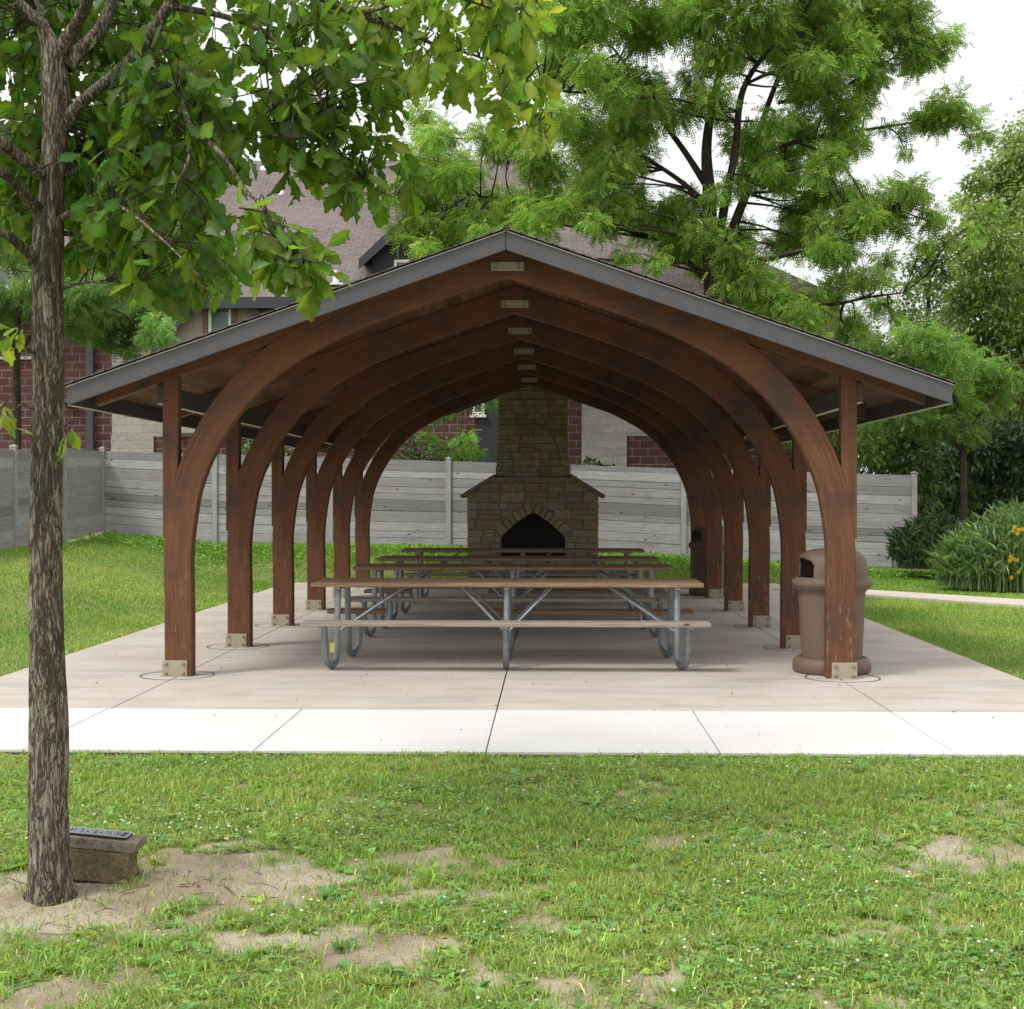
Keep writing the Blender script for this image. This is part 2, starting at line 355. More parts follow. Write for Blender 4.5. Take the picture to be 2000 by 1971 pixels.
def soil(x, y):
    d = fbm(x, y, 1.7, 3)*1.0-.44+(fbm(x, y, 8., 33)-.5)*.95
    w = (fbm(x, y, 3.1, 21)-.5)*1.5
    x = x+(fbm(x, y, 2.4, 61)-.5)*.7; y = y+(fbm(x, y, 2.6, 62)-.5)*.55
    for cx, cy, rx, ry, st in PATCH:
        q = ((x-cx)/rx)**2+((y-cy)/ry)**2; d = d+.62*st*np.exp(-q*.8)*(1+w)
    d = d+.25*(1-sst(0, 40, 30+0*x))
    return d
xs = np.concatenate([np.arange(-70, -8, 2.), np.arange(-8, -4.8, .2), np.arange(-4.8, 4.8, .05), np.arange(4.8, 9, .2), np.arange(9, 72, 2.)])
ys = np.concatenate([np.arange(-20, -10.4, 1.), np.arange(-10.4, -3.5, .05), np.arange(-3.5, 20, .35), np.arange(20, 140, 4.)])
XX, YY = np.meshgrid(xs, ys); ZZ = ground(XX, YY); W_, H_ = len(xs), len(ys)
ins = (np.abs(XX) < 4.4) & (YY > -3.5) & (YY < 13.4); ZZ = np.where(ins, -.10, ZZ)
ins = (YY > -3.5) & (YY < -2.0); ZZ = np.where(ins, -.10, ZZ)
q = (np.arange(H_-1)[:, None]*W_+np.arange(W_-1)[None]).ravel()
T = np.vstack([np.c_[q, q+1, q+W_+1], np.c_[q, q+W_+1, q+W_]])
sm = np.clip((soil(XX, YY)-.22)/.38, 0, 1)*np.where(YY < -3.6, 1, .0)
lawn = tris_obj('lawn', np.c_[XX.ravel(), YY.ravel(), ZZ.ravel()], T, np.repeat(sm.ravel()[:, None], 3, 1), 'lawn', attr='soil')
lawn.data.polygons.foreach_set('use_smooth', np.ones(len(T), bool)); tag(lawn, kind='structure')

# paving: beige slab with joints, white walk, path
JX = [-4.5, -2.93, -.02, 2.91, 4.5]; JY = [-1.91, 4.95, 9.85, 13.6]; g = .006
b = MB()
for i in range(4):
    for j in range(3): b.box(JX[i]+g, JX[i+1]-g, JY[j]+g, JY[j+1]-g, -.12, 0)
for sx in (-1, 1):
    for k in range(6):   # thin joint ring round each post footing
        cx, cy = sx*2.95, k*2.44+.072
        for a in range(48):
            t0, t1 = 2*PI*a/48, 2*PI*(a+1)/48; r0 = .314; r1 = .329
            b.face([(cx+r0*math.cos(t0), cy+r0*math.sin(t0), .003), (cx+r1*math.cos(t0), cy+r1*math.sin(t0), .003), (cx+r1*math.cos(t1), cy+r1*math.sin(t1), .003), (cx+r0*math.cos(t1), cy+r0*math.sin(t1), .003)], mi=1)
b.box(-4.49, 4.49, -1.90, 13.59, -.14, -.016, 1)
tag(b.build('patio', ['slab', 'joint_shade'], bevel=0), kind='structure')
b = MB(); jx = [-14.6+1.46*i-.02+.02 for i in range(21)]
for i in range(len(jx)-1): b.box(jx[i]-.02+.004, jx[i+1]-.02-.004, -3.64, -1.922, -.016, .004)
b.box(-14.6, 14.5, -3.632, -1.93, -.13, -.0165, 1)  # dark base: joint bottoms, plus painted shadow below the walk's front edge
tag(b.build('sidewalk', ['walk', 'joint_shade'], bevel=.003), kind='structure')
b = MB(); pc = crom([(4.52, 12.2, .0), (5.9, 10.75, -.005), (7.45, 9.0, -.01), (9.6, 6.9, -.02), (13, 4.2, -.03)], 8)
for i in range(len(pc)-1):
    d0 = pc[min(i+1, len(pc)-1)]-pc[max(i-1, 0)]; d1 = pc[min(i+2, len(pc)-1)]-pc[i]
    n0 = np.array([-d0[1], d0[0], 0])/np.linalg.norm(d0[:2])*.52; n1 = np.array([-d1[1], d1[0], 0])/np.linalg.norm(d1[:2])*.52
    A, B, C, D = pc[i]-n0, pc[i+1]-n1, pc[i+1]+n1, pc[i]+n0; dz = np.array([0, 0, .02]); lo = np.array([0, 0, -.12])
    b.face([A+dz, B+dz, C+dz, D+dz]); b.face([A+lo, B+lo, B+dz, A+dz]); b.face([D+dz, C+dz, C+lo, D+lo])
tag(b.build('path', 'path'), kind='structure')

# ------------------------------------------------------------------ picnic shelter
ZR, SL, HW = 3.895, .349, 3.775
roofz = lambda x: ZR-SL*abs(x)
sh = thing('picnic_shelter', 'open picnic shelter with six brown laminated timber arches under a low gabled roof', 'shelter')
intr = crom([(-2.803, 0.0), (-2.803, .6), (-2.806, 1.12), (-2.752, 1.546), (-2.702, 1.735), (-2.64, 1.895), (-2.557, 2.058), (-2.474, 2.198), (-2.385, 2.322), (-2.257, 2.474), (-2.116, 2.613), (-1.962, 2.735), (-1.80, 2.838), (-1.492, 3.005), (-1.225, 3.124), (-1.0, 3.208), (-.578, 3.352), (0, 3.532)], 4)
extr = []
for i in range(len(intr)):
    d = intr[min(i+1, len(intr)-1)]-intr[max(i-1, 0)]; d /= np.linalg.norm(d); w = .242+.02*i/len(intr)
    p = intr[i]+np.array([-d[1], d[0]])*w
    p[1] = min(p[1], roofz(p[0])-.068)
    if i == len(intr)-1: p = np.array([0, roofz(0)-.068])
    extr.append(p)
extr = np.array(extr); extr[0, 1] = 0
arc = np.r_[0, np.cumsum(np.linalg.norm(np.diff(intr, axis=0), axis=1))]
def arch_mesh(s):
    b = MB(); h = .072
    for i in range(len(intr)-1):
        a, c, d, e = intr[i]*[s, 1], intr[i+1]*[s, 1], extr[i+1]*[s, 1], extr[i]*[s, 1]; u0, u1 = arc[i], arc[i+1]
        for y, fl in ((-h, 1), (h, -1)):
            pts = [(a[0], y, a[1]), (c[0], y, c[1]), (d[0], y, d[1]), (e[0], y, e[1])]; uv = [(u0, 0), (u1, 0), (u1, .25), (u0, .25)]
            if fl*s < 0: pts.reverse(); uv.reverse()
            b.face(pts, uv)
        for p, q, fl, w0, w1 in ((a, c, 1, -.144, 0), (e, d, -1, .394, .25)):
            pts = [(p[0], -h, p[1]), (p[0], h, p[1]), (q[0], h, q[1]), (q[0], -h, q[1])]; uv = [(u0*.25, 0 if fl > 0 else .25), (u0*.25, w0), (u1*.25, w0), (u1*.25, 0 if fl > 0 else .25)]
            if fl*s < 0: pts.reverse(); uv.reverse()
            b.face(pts, uv)
    return b
mb = arch_mesh(-1); mb2 = arch_mesh(1)
def post_mb(s):
    b = MB(); x0, x1 = 2.926, 3.062
    pts = [(x0, 1.60), (x0, roofz(x0)-.214), (x1, roofz(x1)-.214), (x1, 1.23), (x1-.06, 1.23)]
    pts = [(s*x, z) for x, z in pts]
    if s < 0: pts.reverse()
    b.prism(pts[::-1], -.066, .066); return b
def rafter_mb(s):
    b = MB(); x1 = 3.66; up = .068; lo = .214
    pts = [(0, roofz(0)-lo), (x1, roofz(x1)-lo), (x1, roofz(x1)-up), (0, roofz(0)-up)]
    pts = [(s*x, z) for x, z in pts]
    if s < 0: pts.reverse()
    n = len(pts); vs = [(x, -.069, z) for x, z in pts]+[(x, .069, z) for x, z in pts]
    fs = [tuple(range(n)), tuple(range(2*n-1, n-1, -1))]+[(i, n+i, n+(i+1) % n, (i+1) % n) for i in range(n)]
    b.poly(vs, fs, [[(vs[k][0], vs[k][2]+SL*abs(vs[k][0])+vs[k][1]) for k in f] for f in fs]); return b
def shoe_mb(s):
    b = MB(); X = lambda a, c: (min(s*a, s*c), max(s*a, s*c))
    for y0, y1 in ((-.081, -.073), (.073, .081)): b.box(*X(2.842, 3.064), y0, y1, .008, .142)
    b.box(*X(2.83, 3.076), -.115, .115, .001, .008)
    return b
def bolt_mb(x, y, z, r):
    b = MB(); b.tube([(x, y, z), (x, y-.012, z), (x, y-.020, z)], [r*1.35, r*1.3, r*.7], 10); return b
tmpl = None
for k in range(6):
    Y = k*2.44+.072
    if k == 0:
        am = MB()
        for m_ in (mb, mb2):
            off = len(am.v); am.v += m_.v; am.f += [tuple(off+q for q in f) for f in m_.f]; am.uv += m_.uv; am.mi += m_.mi; am.sm += m_.sm
        arch = am.build('arch', 'glulam', sh, bevel=.006)
        for s in (-1, 1):
            post_mb(s).build('post', 'glulam', arch, bevel=.005); rafter_mb(s).build('rafter', 'glulam', arch, bevel=.004)
            shoe_mb(s).build('base_plate', 'plate', arch, bevel=.002)
            for bx_ in (2.875, 3.03):
                for bz in (.030, .112): bolt_mb(s*bx_, -.081, bz, .011).build('bolt', 'bolt', arch)
        rp = MB(); rp.box(-.143, .143, -.079, -.073, 3.582, 3.66)
        for bx in (-.105, .105):
            for bz in (3.603, 3.64): bolt_mb(bx, -.079, bz, .008).build('bolt', 'bolt', arch)
        rp.build('ridge_plate', 'plate', arch); arch.location = (0, Y, 0)
    else:
        a2 = arch.copy(); COL.objects.link(a2); a2.parent = sh; a2.location = (0, Y, 0)
        for ch in list(arch.children):
            c = ch.copy(); COL.objects.link(c); c.parent = a2
Y0, Y1 = -.40, 14.62
def slope_slab(b, s, x0, x1, y0, y1, top, bot, mi=0):
    L = math.hypot(1, SL)
    vs = [(s*x, y, roofz(x)-o) for x in (x0, x1) for y in (y0, y1) for o in (bot, top)]
    fs = [(0, 1, 3, 2), (4, 6, 7, 5), (0, 4, 5, 1), (2, 3, 7, 6), (0, 2, 6, 4), (1, 5, 7, 3)]
    if s < 0: fs = [f[::-1] for f in fs]
    b.poly(vs, fs, [[(vs[k][1], abs(vs[k][0])*L) for k in f] for f in fs], mi)
b = MB()
for s in (-1, 1):
    n = 27
    for i in range(n):      # overlapping shingle courses give the roof a stepped edge
        x0, x1 = HW*i/n, HW*(i+1)/n+.03
        L = math.hypot(1, SL); d0 = .016; d1 = .004
        vs = [(s*x0, y, roofz(x0)-d0) for y in (Y0-.03, Y1+.03)]+[(s*x1, y, roofz(x1)-d1) for y in (Y0-.03, Y1+.03)]+[(s*x1, y, roofz(x1)-d1-.014) for y in (Y0-.03, Y1+.03)]+[(s*x0, y, roofz(x0)-d0-.004) for y in (Y0-.03, Y1+.03)]
        b.poly(vs, [(0, 1, 3, 2), (2, 3, 5, 4), (0, 2, 4, 6), (1, 7, 5, 3)], [[(vs[k][1], abs(vs[k][0])*L) for k in f] for f in [(0, 1, 3, 2), (2, 3, 5, 4), (0, 2, 4, 6), (1, 7, 5, 3)]])
b.tube([(0, Y0-.03, ZR-.012), (0, Y1+.03, ZR-.012)], .028, 8)
b.build('roof', 'shingle', sh)
b = MB(); nb = 27
for s in (-1, 1):
    for i in range(nb): slope_slab(b, s, HW*i/nb+.002, HW*(i+1)/nb-.002, Y0+.04, Y1-.04, .024, .064)
    slope_slab(b, s, 0, HW-.002, Y0+.045, Y1-.045, .022, .034)
b.build('ceiling_deck', 'deck', sh)
for Yf, nm in ((Y0, 'fascia_board'), (Y1-.035, 'fascia_board')):
    for s in (-1, 1):
        b = MB(); up, lo = .030, .195
        pts = [(.003, roofz(0)-lo), (HW, roofz(HW)-lo), (HW, roofz(HW)-up), (.003, roofz(0)-up)]
        pts = [(s*x, z) for x, z in pts]
        if s < 0: pts.reverse()
        b.prism(pts, Yf, Yf+.035); b.build(nm, 'fascia', sh, bevel=.003)
        b = MB(); pts = [(0, roofz(0)-.040), (HW+.012, roofz(HW+.012)-.040), (HW+.012, roofz(HW+.012)-.031), (0, roofz(0)-.031)]
        pts = [(s*x, z) for x, z in pts]
        if s < 0: pts.reverse()
        sg = -1 if Yf == Y0 else 1; ya, yb = (Yf-.010, Yf-.002) if sg < 0 else (Yf+.037, Yf+.045)
        b.prism(pts, ya, yb); b.build('drip_edge', 'trim_glint', sh)
for s in (-1, 1):
    x0, x1 = sorted((s*(HW-.036), s*HW)); z1 = roofz(HW)-.026
    b = MB(); b.box(x0, x1, Y0+.037, Y1-.037, z1-.165, z1); b.build('eave_board', 'fascia_dark', sh, bevel=.003)
    b = MB(); b.box(x0-.004, x1+.004, Y0+.037, Y1-.037, z1-.173, z1-.166); b.build('drip_edge', 'trim_glint', sh)
    x0, x1 = sorted((s*3.064, s*3.112))
    b = MB(); b.box(x0, x1, .02, 12.34, 2.425, 2.592); h_ = b.build('header_beam', 'fascia_dark', sh, bevel=.003)
    b = MB(); b.box(x0-.003, x1+.003, .02, 12.34, 2.417, 2.424); b.build('beam_glint', 'trim_glint', h_)  # pale strip stands in for light reflected along the beam's lower edge

# ------------------------------------------------------------------ picnic tables
def make_table(label):
    t = thing('picnic_table', label, 'picnic table', (0, 0, 0), 0, 'picnic tables in a row under the shelter')
    b = MB()
    for i in range(3): 
        y = -.40+.27*i; b.box(-1.83, 1.83, y, y+.262, .752, .792)
    b.build('tabletop', 'table', t, bevel=.006)
    b = MB(); b.box(-1.85, 1.85, -.83, -.56, .422, .460); b.build('seat_plank', 'bench', t, bevel=.006)
    b = MB(); b.box(-1.83, -1.26, .56, .83, .422, .460); b.build('seat_plank', 'table', t, bevel=.006)
    b = MB(); b.box(-.32, 1.83, .56, .83, .422, .460); b.build('seat_plank', 'table', t, bevel=.006)
    for fx in (-1.585, 0, 1.585):
        b = MB()
        for s in (-1, 1):
            ft = -s*.075*np.sign(fx); P = [(fx, s*.30, .735), (fx, s*.33, .55), (fx, s*.375, .30), (fx, s*.385, .16), (fx, s*.415, .07), (fx+ft*.3, s*.475, .034), (fx+ft*.6, s*.54, .045), (fx+ft*.9, s*.59, .095), (fx+ft, s*.615, .19), (fx+ft, s*.635, .33), (fx+ft, s*.645, .418)]
            b.tube(crom(P, 4), .030, 12)
            b.box(fx+ft-.03, fx+ft+.03, s*.57 if s > 0 else s*.82, s*.82 if s > 0 else s*.57, .406, .421)
        b.box(fx-.028, fx+.028, -.38, .38, .728, .751)
        lf = b.build('leg_frame', 'galv', t)
        for s in (-1, 1):
            for dx in ((.62,) if fx < 0 else (-.62,) if fx > 0 else (-.42, .42)):
                b = MB(); b.tube([(fx+.02*np.sign(dx), s*.37, .34), (fx+dx, s*.27, .745)], .0145, 8); b.build('brace', 'galv', lf)
    return t
TL = [(-.03, 1.07, 'picnic table nearest the viewer, weathered orange brown top and silvery front bench'), (-.06, 4.07, 'picnic table second from the front, just behind the nearest table'),
      (-.055, 6.30, 'picnic table third from the front, second from the stone fireplace'), (-.05, 9.15, 'picnic table closest to the stone fireplace, rearmost of the four')]
tb = make_table(TL[0][2]); tb.location = (TL[0][0], TL[0][1], 0)
for x, y, l in TL[1:]: dup(tb, (x, y, 0), l)
b = MB(); b.box(-1.625, -1.614, -.640, -.625, .16, .26)
b = MB()
for i in range(5):
    a0 = -2.6+i*.35; a1 = a0+.35; r = .0308
    b.face([(-1.585+r*math.cos(a0), -.615+r*math.sin(a0), .17), (-1.585+r*math.cos(a1), -.615+r*math.sin(a1), .17), (-1.585+r*math.cos(a1), -.626+r*math.sin(a1), .26), (-1.585+r*math.cos(a0), -.626+r*math.sin(a0), .26)])
b.build('sticker', 'sticker', tb)

# ------------------------------------------------------------------ litter bins
def make_bin(label):
    t = thing('trash_can', label, 'trash can', (0, 0, 0), 0, 'brown trash cans behind the right hand posts')
    b = MB(); b.lathe([(.0, .002), (.335, .002), (.350, .02), (.352, .07), (.345, .11), (.318, .137), (.275, .142), (.272, .10)], 48); b.build('base', 'bin', t)
    b = MB(); b.lathe([(.268, .10), (.272, .142), (.298, .70), (.300, .735), (.335, .765), (.350, .775), (.350, .785)], 48); b.build('barrel', 'bin', t)
    prof = [(.352, .786), (.358, .792), (.358, .835), (.350, .845), (.326, .848)]
    zs = [.848, .86, *np.linspace(.868, 1.045, 16), 1.065, 1.09, 1.108, 1.12, 1.127, 1.13]; rs = [.326, .325, *(.3245-.030*np.linspace(0, 1, 16)**2.6), .278, .245, .20, .14, .07, .001]
    prof += list(zip(rs, zs)); n = 160
    def skip(i, k):
        a = (k+.5)/n*360; i -= 5
        if not 2 <= i <= 16: return False
        q = max(0, (i-9)/7.6); lim = 42*math.sqrt(max(0, 1-q**2.6))
        return abs(a-188) < lim or abs(a-8) < lim
    b = MB(); b.lathe(prof, n, skip=skip); o = b.build('lid', 'bin', t)
    sd = o.modifiers.new('thick', 'SOLIDIFY'); sd.thickness = .018; sd.offset = -1
    b = MB(); b.lathe([(.001, .80), (.27, .80), (.285, .82), (.285, .85)], 32); b.build('liner', 'black', t)
    return t
bn = make_bin('brown plastic trash can with domed lid behind the nearest right post'); bn.location = (2.94, .50, 0)
dup(bn, (2.96, 10.55, 0), 'dark brown trash can far back between the rear right posts', .15)

# ------------------------------------------------------------------ fireplace
fp = thing('stone_fireplace', 'outdoor stone fireplace with pointed arch opening and tall chimney at the back of the shelter', 'fireplace', (.0, 13.45, 0))
def pxm(px, py, Y=13.45):
    p = on_plane(px, py, 1, Y); return p[0], p[2]
bl, _ = pxm(912.3, 1000); br, _ = pxm(1169, 1000); zc = pxm(1040, 968)[1]; zs_ = pxm(1040, 931.6)[1]
cl, _ = pxm(966, 931); cr_, _ = pxm(1115.5, 931); cl2, _ = pxm(973, 840); cr2, _ = pxm(1108, 840)
ol, _ = pxm(977.8, 1050); or_, _ = pxm(1104, 1050); ox = (ol+or_)/2; ow = (or_-ol)/2; zsp = pxm(1040, 1051)[1]; zap = pxm(1040, 1001)[1]; zh = pxm(1040, 1089)[1]
def arch_half(z, grow=0):
    zt = zap+grow*1.25; w = ow+grow
    if z <= zsp: return w
    if z >= zt: return 0
    t = (z-zsp)/(zt-zsp); return w*(1-t)**.80*(1+.18*t*(1-t))
def course(b, z0, z1, spans, y, R, dj=.02, wmin=.14, wmax=.5):
    for a, c in spans:
        x = a
        while x < c-.02:
            w = R.uniform(wmin, wmax)*(1.2 if z1-z0 < .09 else 1)
            if c-(x+w) < wmin*.8: w = c-x
            d = R.uniform(0, dj)
            hh = z1-z0
            if hh > .13 and R.random() < .25:   # two thin stones stacked
                zm = z0+hh*R.uniform(.4, .6); b.box(x+.006, x+w-.006, y-d, y+.12, z0+.006, zm-.005); b.box(x+.006, x+w-.006, y-R.uniform(0, dj), y+.12, zm+.005, z1-.006)
            else: b.box(x+.006, x+w-.006, y-d, y+.12, z0+.006, z1-.006)
            x += w
R_ = random.Random(3)
b = MB(); z = 0.
VW = .19
while z < zs_-.01:
    h_ = R_.uniform(.09, .21); z1 = min(z+h_, zs_)
    if zs_-z1 < .06: z1 = zs_
    zm = (z+z1)/2
    lim = 1.0 if zm < zc else max(.0, 1-(zm-zc)/(zs_-zc))
    L = bl if zm < zc else bl+(cl-bl)*(zm-zc)/(zs_-zc)-.03; Rr = br if zm < zc else br+(cr_-br)*(zm-zc)/(zs_-zc)+.03
    hw = arch_half(zm, VW*.93) if zm > zh-.15 else 0
    if zm < zh: hw = 0
    course(b, z, z1, [(L, ox-hw), (ox+hw, Rr)] if hw > .03 else [(L, Rr)], 0, R_)
    for xx in (bl, br):   # side returns
        if zm < zc:
            y = 0.13
            while y < 1.0:
                d = R_.uniform(.2, .45); sx = -1 if xx == bl else 1
                x0, x1 = sorted((xx+sx*R_.uniform(0, .012), xx-sx*.1)); b.box(x0, x1, y+.006, min(y+d, 1.05)-.006, z+.006, z1-.006); y += d
    z = z1
b.build('hearth_wall', 'stone', fp, bevel=.010)
b = MB()     # mortar core with the pointed opening left open
core = [(bl+.012, 0), (ox-ow, 0), (ox-ow, zsp)]
N = 10
for i in range(1, N+1): zz = zsp+(zap-zsp)*i/N; core.append((ox-arch_half(zz), zz))
Lp = core+[(ox, zs_-.02), (cl+.02, zs_-.02), (bl+.012, zc)]
b.prism(Lp, .018, 1.0)
rp_ = [(2*ox-x, z) for x, z in core]; rp_[0] = (br-.012, 0)
Rp = (rp_+[(ox, zs_-.02), (cr_-.02, zs_-.02), (br-.012, zc)])[::-1]
b.prism(Rp, .018, 1.0); b.build('mortar_core', 'mortar', fp)
b = MB(); b.box(ox-ow-.02, ox+ow+.02, .62, .66, 0, zap+.1); b.box(ox-ow, ox+ow, .05, .62, 0, zh); b.build('firebox', 'soot', fp)
b = MB()     # voussoirs round the arch
path = [(ox-ow, zh-.05), (ox-ow, zsp)]+[(ox-arch_half(zsp+(zap-zsp)*i/24), zsp+(zap-zsp)*i/24) for i in range(1, 25)]
pp = crom(path, 3); al = np.r_[0, np.cumsum(np.linalg.norm(np.diff(pp, axis=0), axis=1))]
def pt_at(u): return np.array([np.interp(u, al, pp[:, 0]), np.interp(u, al, pp[:, 1])])
nv = 11
for i in range(nv):
    u0, u1 = al[-1]*i/nv+.006, al[-1]*(i+1)/nv-.006
    a, c = pt_at(u0), pt_at(u1); d = (c-a)/np.linalg.norm(c-a); nn = np.array([-d[1], d[0]]); w = VW*R_.uniform(.85, 1.1)
    q = [a, c, c+nn*w, a+nn*w]
    q = [(min(x, ox-.006), z) for x, z in q]
    y = -.012-R_.uniform(0, .02)
    b.prism(q, y, .30); b.prism([(2*ox-x, z) for x, z in q][::-1], y-R_.uniform(-.006, .01), .30)
b.build('arch_stones', 'stone', fp, bevel=.010)
for s, xb, xc in ((-1, bl, cl), (1, br, cr_)):
    xt = xb+s*.10; zt = zc-.055; th = .075
    q = [(xc-s*.01, zs_-.02), (xt, zt), (xt+s*.03, zt+th*.8), (xc-s*.01, zs_+.06)]
    if s > 0: q = q[::-1]
    b = MB(); b.prism(q[::-1], -.07, 1.08); b.build('capstone', 'capstone', fp, bevel=.012)
b = MB(); z = zs_+.005; ztop = 4.9
while z < ztop:
    z1 = min(z+R_.uniform(.08, .20), ztop); zm = (z+z1)/2; t_ = min(1, max(0, (zm-zs_)/.75)); t_ = t_**.6
    L = cl+(cl2-cl)*t_; Rr = cr_+(cr2-cr_)*t_
    course(b, z, z1, [(L, Rr)], .06, R_, .018)
    for xx, sx in ((L, -1), (Rr, 1)):
        y = .19
        while y < .92:
            d = R_.uniform(.2, .4); x0, x1 = sorted((xx+sx*R_.uniform(0, .012), xx-sx*.1)); b.box(x0, x1, y+.006, min(y+d, .95)-.006, z+.006, z1-.006); y += d
    z = z1
ch_ = b.build('chimney', 'stone', fp, bevel=.010)
b = MB(); b.prism([(cl+.015, zs_), (cr_-.015, zs_), (cr2-.015, zs_+.7), (cr2-.015, ztop), (cl2+.015, ztop), (cl2+.015, zs_+.7)], .08, .94); b.build('chimney_core', 'mortar', ch_)
b = MB(); b.box(cl2-.08, cr2+.08, -.02, 1.03, ztop, ztop+.1); b.build('chimney_cap', 'capstone', ch_, bevel=.01)

# ------------------------------------------------------------------ fences
def fence(pts, label, first=True, last=True, hgt=None):
    root = thing('fence', label, 'fence', tuple(pts[0][:3]))
    o = Vector(pts[0][:3])
    for i, (x, y, z, top) in enumerate(pts):
        if (i == 0 and not first) or (i == len(pts)-1 and not last): continue
        b = MB(); h = top-z+.06; b.box(-.055, .055, -.055, .055, -.3, h-.03)
        b.box(-.064, .064, -.064, .064, h-.029, h-.006)
        b.poly([(-.06, -.06, h-.006), (.06, -.06, h-.006), (.06, .06, h-.006), (-.06, .06, h-.006), (0, 0, h+.03)], [(0, 1, 4), (1, 2, 4), (2, 3, 4), (3, 0, 4)])
        p = b.build('fence_post', 'fence_post', root, bevel=.004); p.location = Vector((x, y, z))-o
    for i in range(len(pts)-1):
        a, c = Vector(pts[i][:3]), Vector(pts[i+1][:3]); L = math.hypot(c.x-a.x, c.y-a.y); ang = math.atan2(c.y-a.y, c.x-a.x)
        t0, t1 = pts[i][3], pts[i+1][3]; b0, b1 = a.z+.06, c.z+.06
        Rn = random.Random(i*7+int(abs(a.x)*3)); hs = []
        H = (t0-b0+t1-b1)/2; z = 0
        while z < H-.03:
            h = Rn.choice([.14, .14, .19, .19, .235]); h = min(h, H-z)
            if H-(z+h) < .08: h = H-z
            hs.append(h); z += h
        b = MB(); z = 0.
        for h in hs:
            f0, f1 = z/H, (z+h)/H; gp = Rn.choice([.006, .008, .010]); yj = Rn.uniform(-.003, .003)
            zl0, zl1 = b0+(t0-b0)*f0-a.z, b1+(t1-b1)*f0-a.z; zh0, zh1 = b0+(t0-b0)*f1-a.z-gp, b1+(t1-b1)*f1-a.z-gp
            w = [Rn.uniform(-.004, .004) for _ in range(4)]
            vs = [(.057, -.012+yj, zl0+w[0]), (L-.057, -.012+yj, zl1+w[1]), (L-.057, .018+yj, zl1+w[1]), (.057, .018+yj, zl0+w[0]), (.057, -.012+yj, zh0), (L-.057, -.012+yj, zh1), (L-.057, .018+yj, zh1), (.057, .018+yj, zh0)]
            b.poly(vs, [(0, 1, 5, 4), (1, 2, 6, 5), (2, 3, 7, 6), (3, 0, 4, 7), (4, 5, 6, 7), (3, 2, 1, 0)]); z += h
        b.poly([(.057, .012, b0-a.z+.02), (L-.057, .012, b1-a.z+.02), (L-.057, .017, b1-a.z+.02), (.057, .017, b0-a.z+.02), (.057, .012, t0-a.z-.03), (L-.057, .012, t1-a.z-.03), (L-.057, .017, t1-a.z-.03), (.057, .017, t0-a.z-.03)], [(0, 1, 5, 4), (1, 2, 6, 5), (2, 3, 7, 6), (3, 0, 4, 7), (4, 5, 6, 7), (3, 2, 1, 0)])
        p = b.build('fence_panel', 'fence', root, bevel=.003); p.location = a-o; p.rotation_euler.z = ang
    return root
FY = 17.4; bp = []
for px, yb in ((200, 1043), (420, 1064), (646, 1066), (876, 1070), (1106, 1077), (1335, 1092), (1560, 1106), (1785, 1116)):
    p = on_plane(px, yb, 1, FY+.0*px); tp = on_plane(px, 880+(px-200)*.0303, 1, FY); bp.append((p[0], FY, p[2], tp[2]))
fence(bp, 'long weathered grey board fence running behind the shelter and fireplace')
cx_ = bp[0][0]; lp = [bp[0]]
for px, yb, yt in ((124, 1063, 877), (27, 1084, 877)):
    Y = None
    d = FW+RV*((px-1000)/F)+UP*((985.5-yb)/F); t_ = (cx_-.0-CAM[0])/d[0]; p = CAM+d*t_; tp = on_plane(px, yt, 1, p[1]); lp.append((cx_, p[1], p[2], tp[2]))
st_ = lp[2][1]-lp[1][1]
for k in range(1, 4): lp.append((cx_, lp[2][1]-2.5*k, lp[2][2]-.16*k, lp[2][3]-.12*k))
fence(lp, 'shorter grey board fence at the left edge, turning towards the viewer from the corner', first=False)

# ------------------------------------------------------------------ building behind
BY = 23.2
def bx(px, py, Y=BY): p = on_plane(px, py, 1, Y); return p[0], p[2]
bd = thing('stone_building', 'large building with mauve shingle roof and maroon block walls behind the fence', 'building', (0, BY, 0))
X_ = lambda px: bx(px, 800)[0]
Zb = lambda py: bx(1000, py)[1]
zb = Zb(852); zeave = Zb(584)
def wallbox(name, mat, x0, x1, z0, z1, y=0, parent=None, dep=.4):
    b = MB(); b.box(x0, x1, y, y+dep, z0, z1); return b.build(name, mat, parent or bd)
xl, xr = X_(-420), X_(1640)
wallbox('base_wall', 'maroon', xl, xr, -.3, zb, 0)
wallbox('block_wall', 'maroon', xl, X_(218), zb, zeave, 0)
wallbox('stone_wall', 'tan', X_(218), X_(800), zb, zeave, .01)
wallbox('block_wall', 'maroon', X_(800), X_(1136), zb, zeave, 0)
wallbox('stone_wall', 'tan', X_(1136), xr, zb, zeave, .01)
wallbox('stone_pier', 'tan', X_(218), X_(301), -.3, zb+.02, -.06, dep=.05); wallbox('stone_pier', 'tan', X_(1136), X_(1224), -.3, zb+.02, -.06, dep=.05)
wallbox('coping', 'tan', xl, X_(64), Zb(700), Zb(694), -.10, dep=.09)
b = MB()      # main hip roof
RYd = 7.0; ze = zeave; xo0, xo1 = xl-.6, X_(1625); yf, yb_ = -.55, 2*RYd
zr_ = on_plane(700, 313, 1, BY+RYd)[2]; xr0 = xo0+RYd; xr1 = on_plane(1035, 313, 1, BY+RYd)[0]
sl_ = math.hypot(RYd+.55, zr_-ze)
b.face([(xo0, yf, ze), (xo1, yf, ze), (xr1, RYd, zr_), (xr0, RYd, zr_)], [(xo0, 0), (xo1, 0), (xr1, sl_), (xr0, sl_)])
b.face([(xo1, yf, ze), (xo1, yb_, ze), (xr1, RYd, zr_)], [(0, 0), (yb_-yf, 0), (RYd, sl_)])
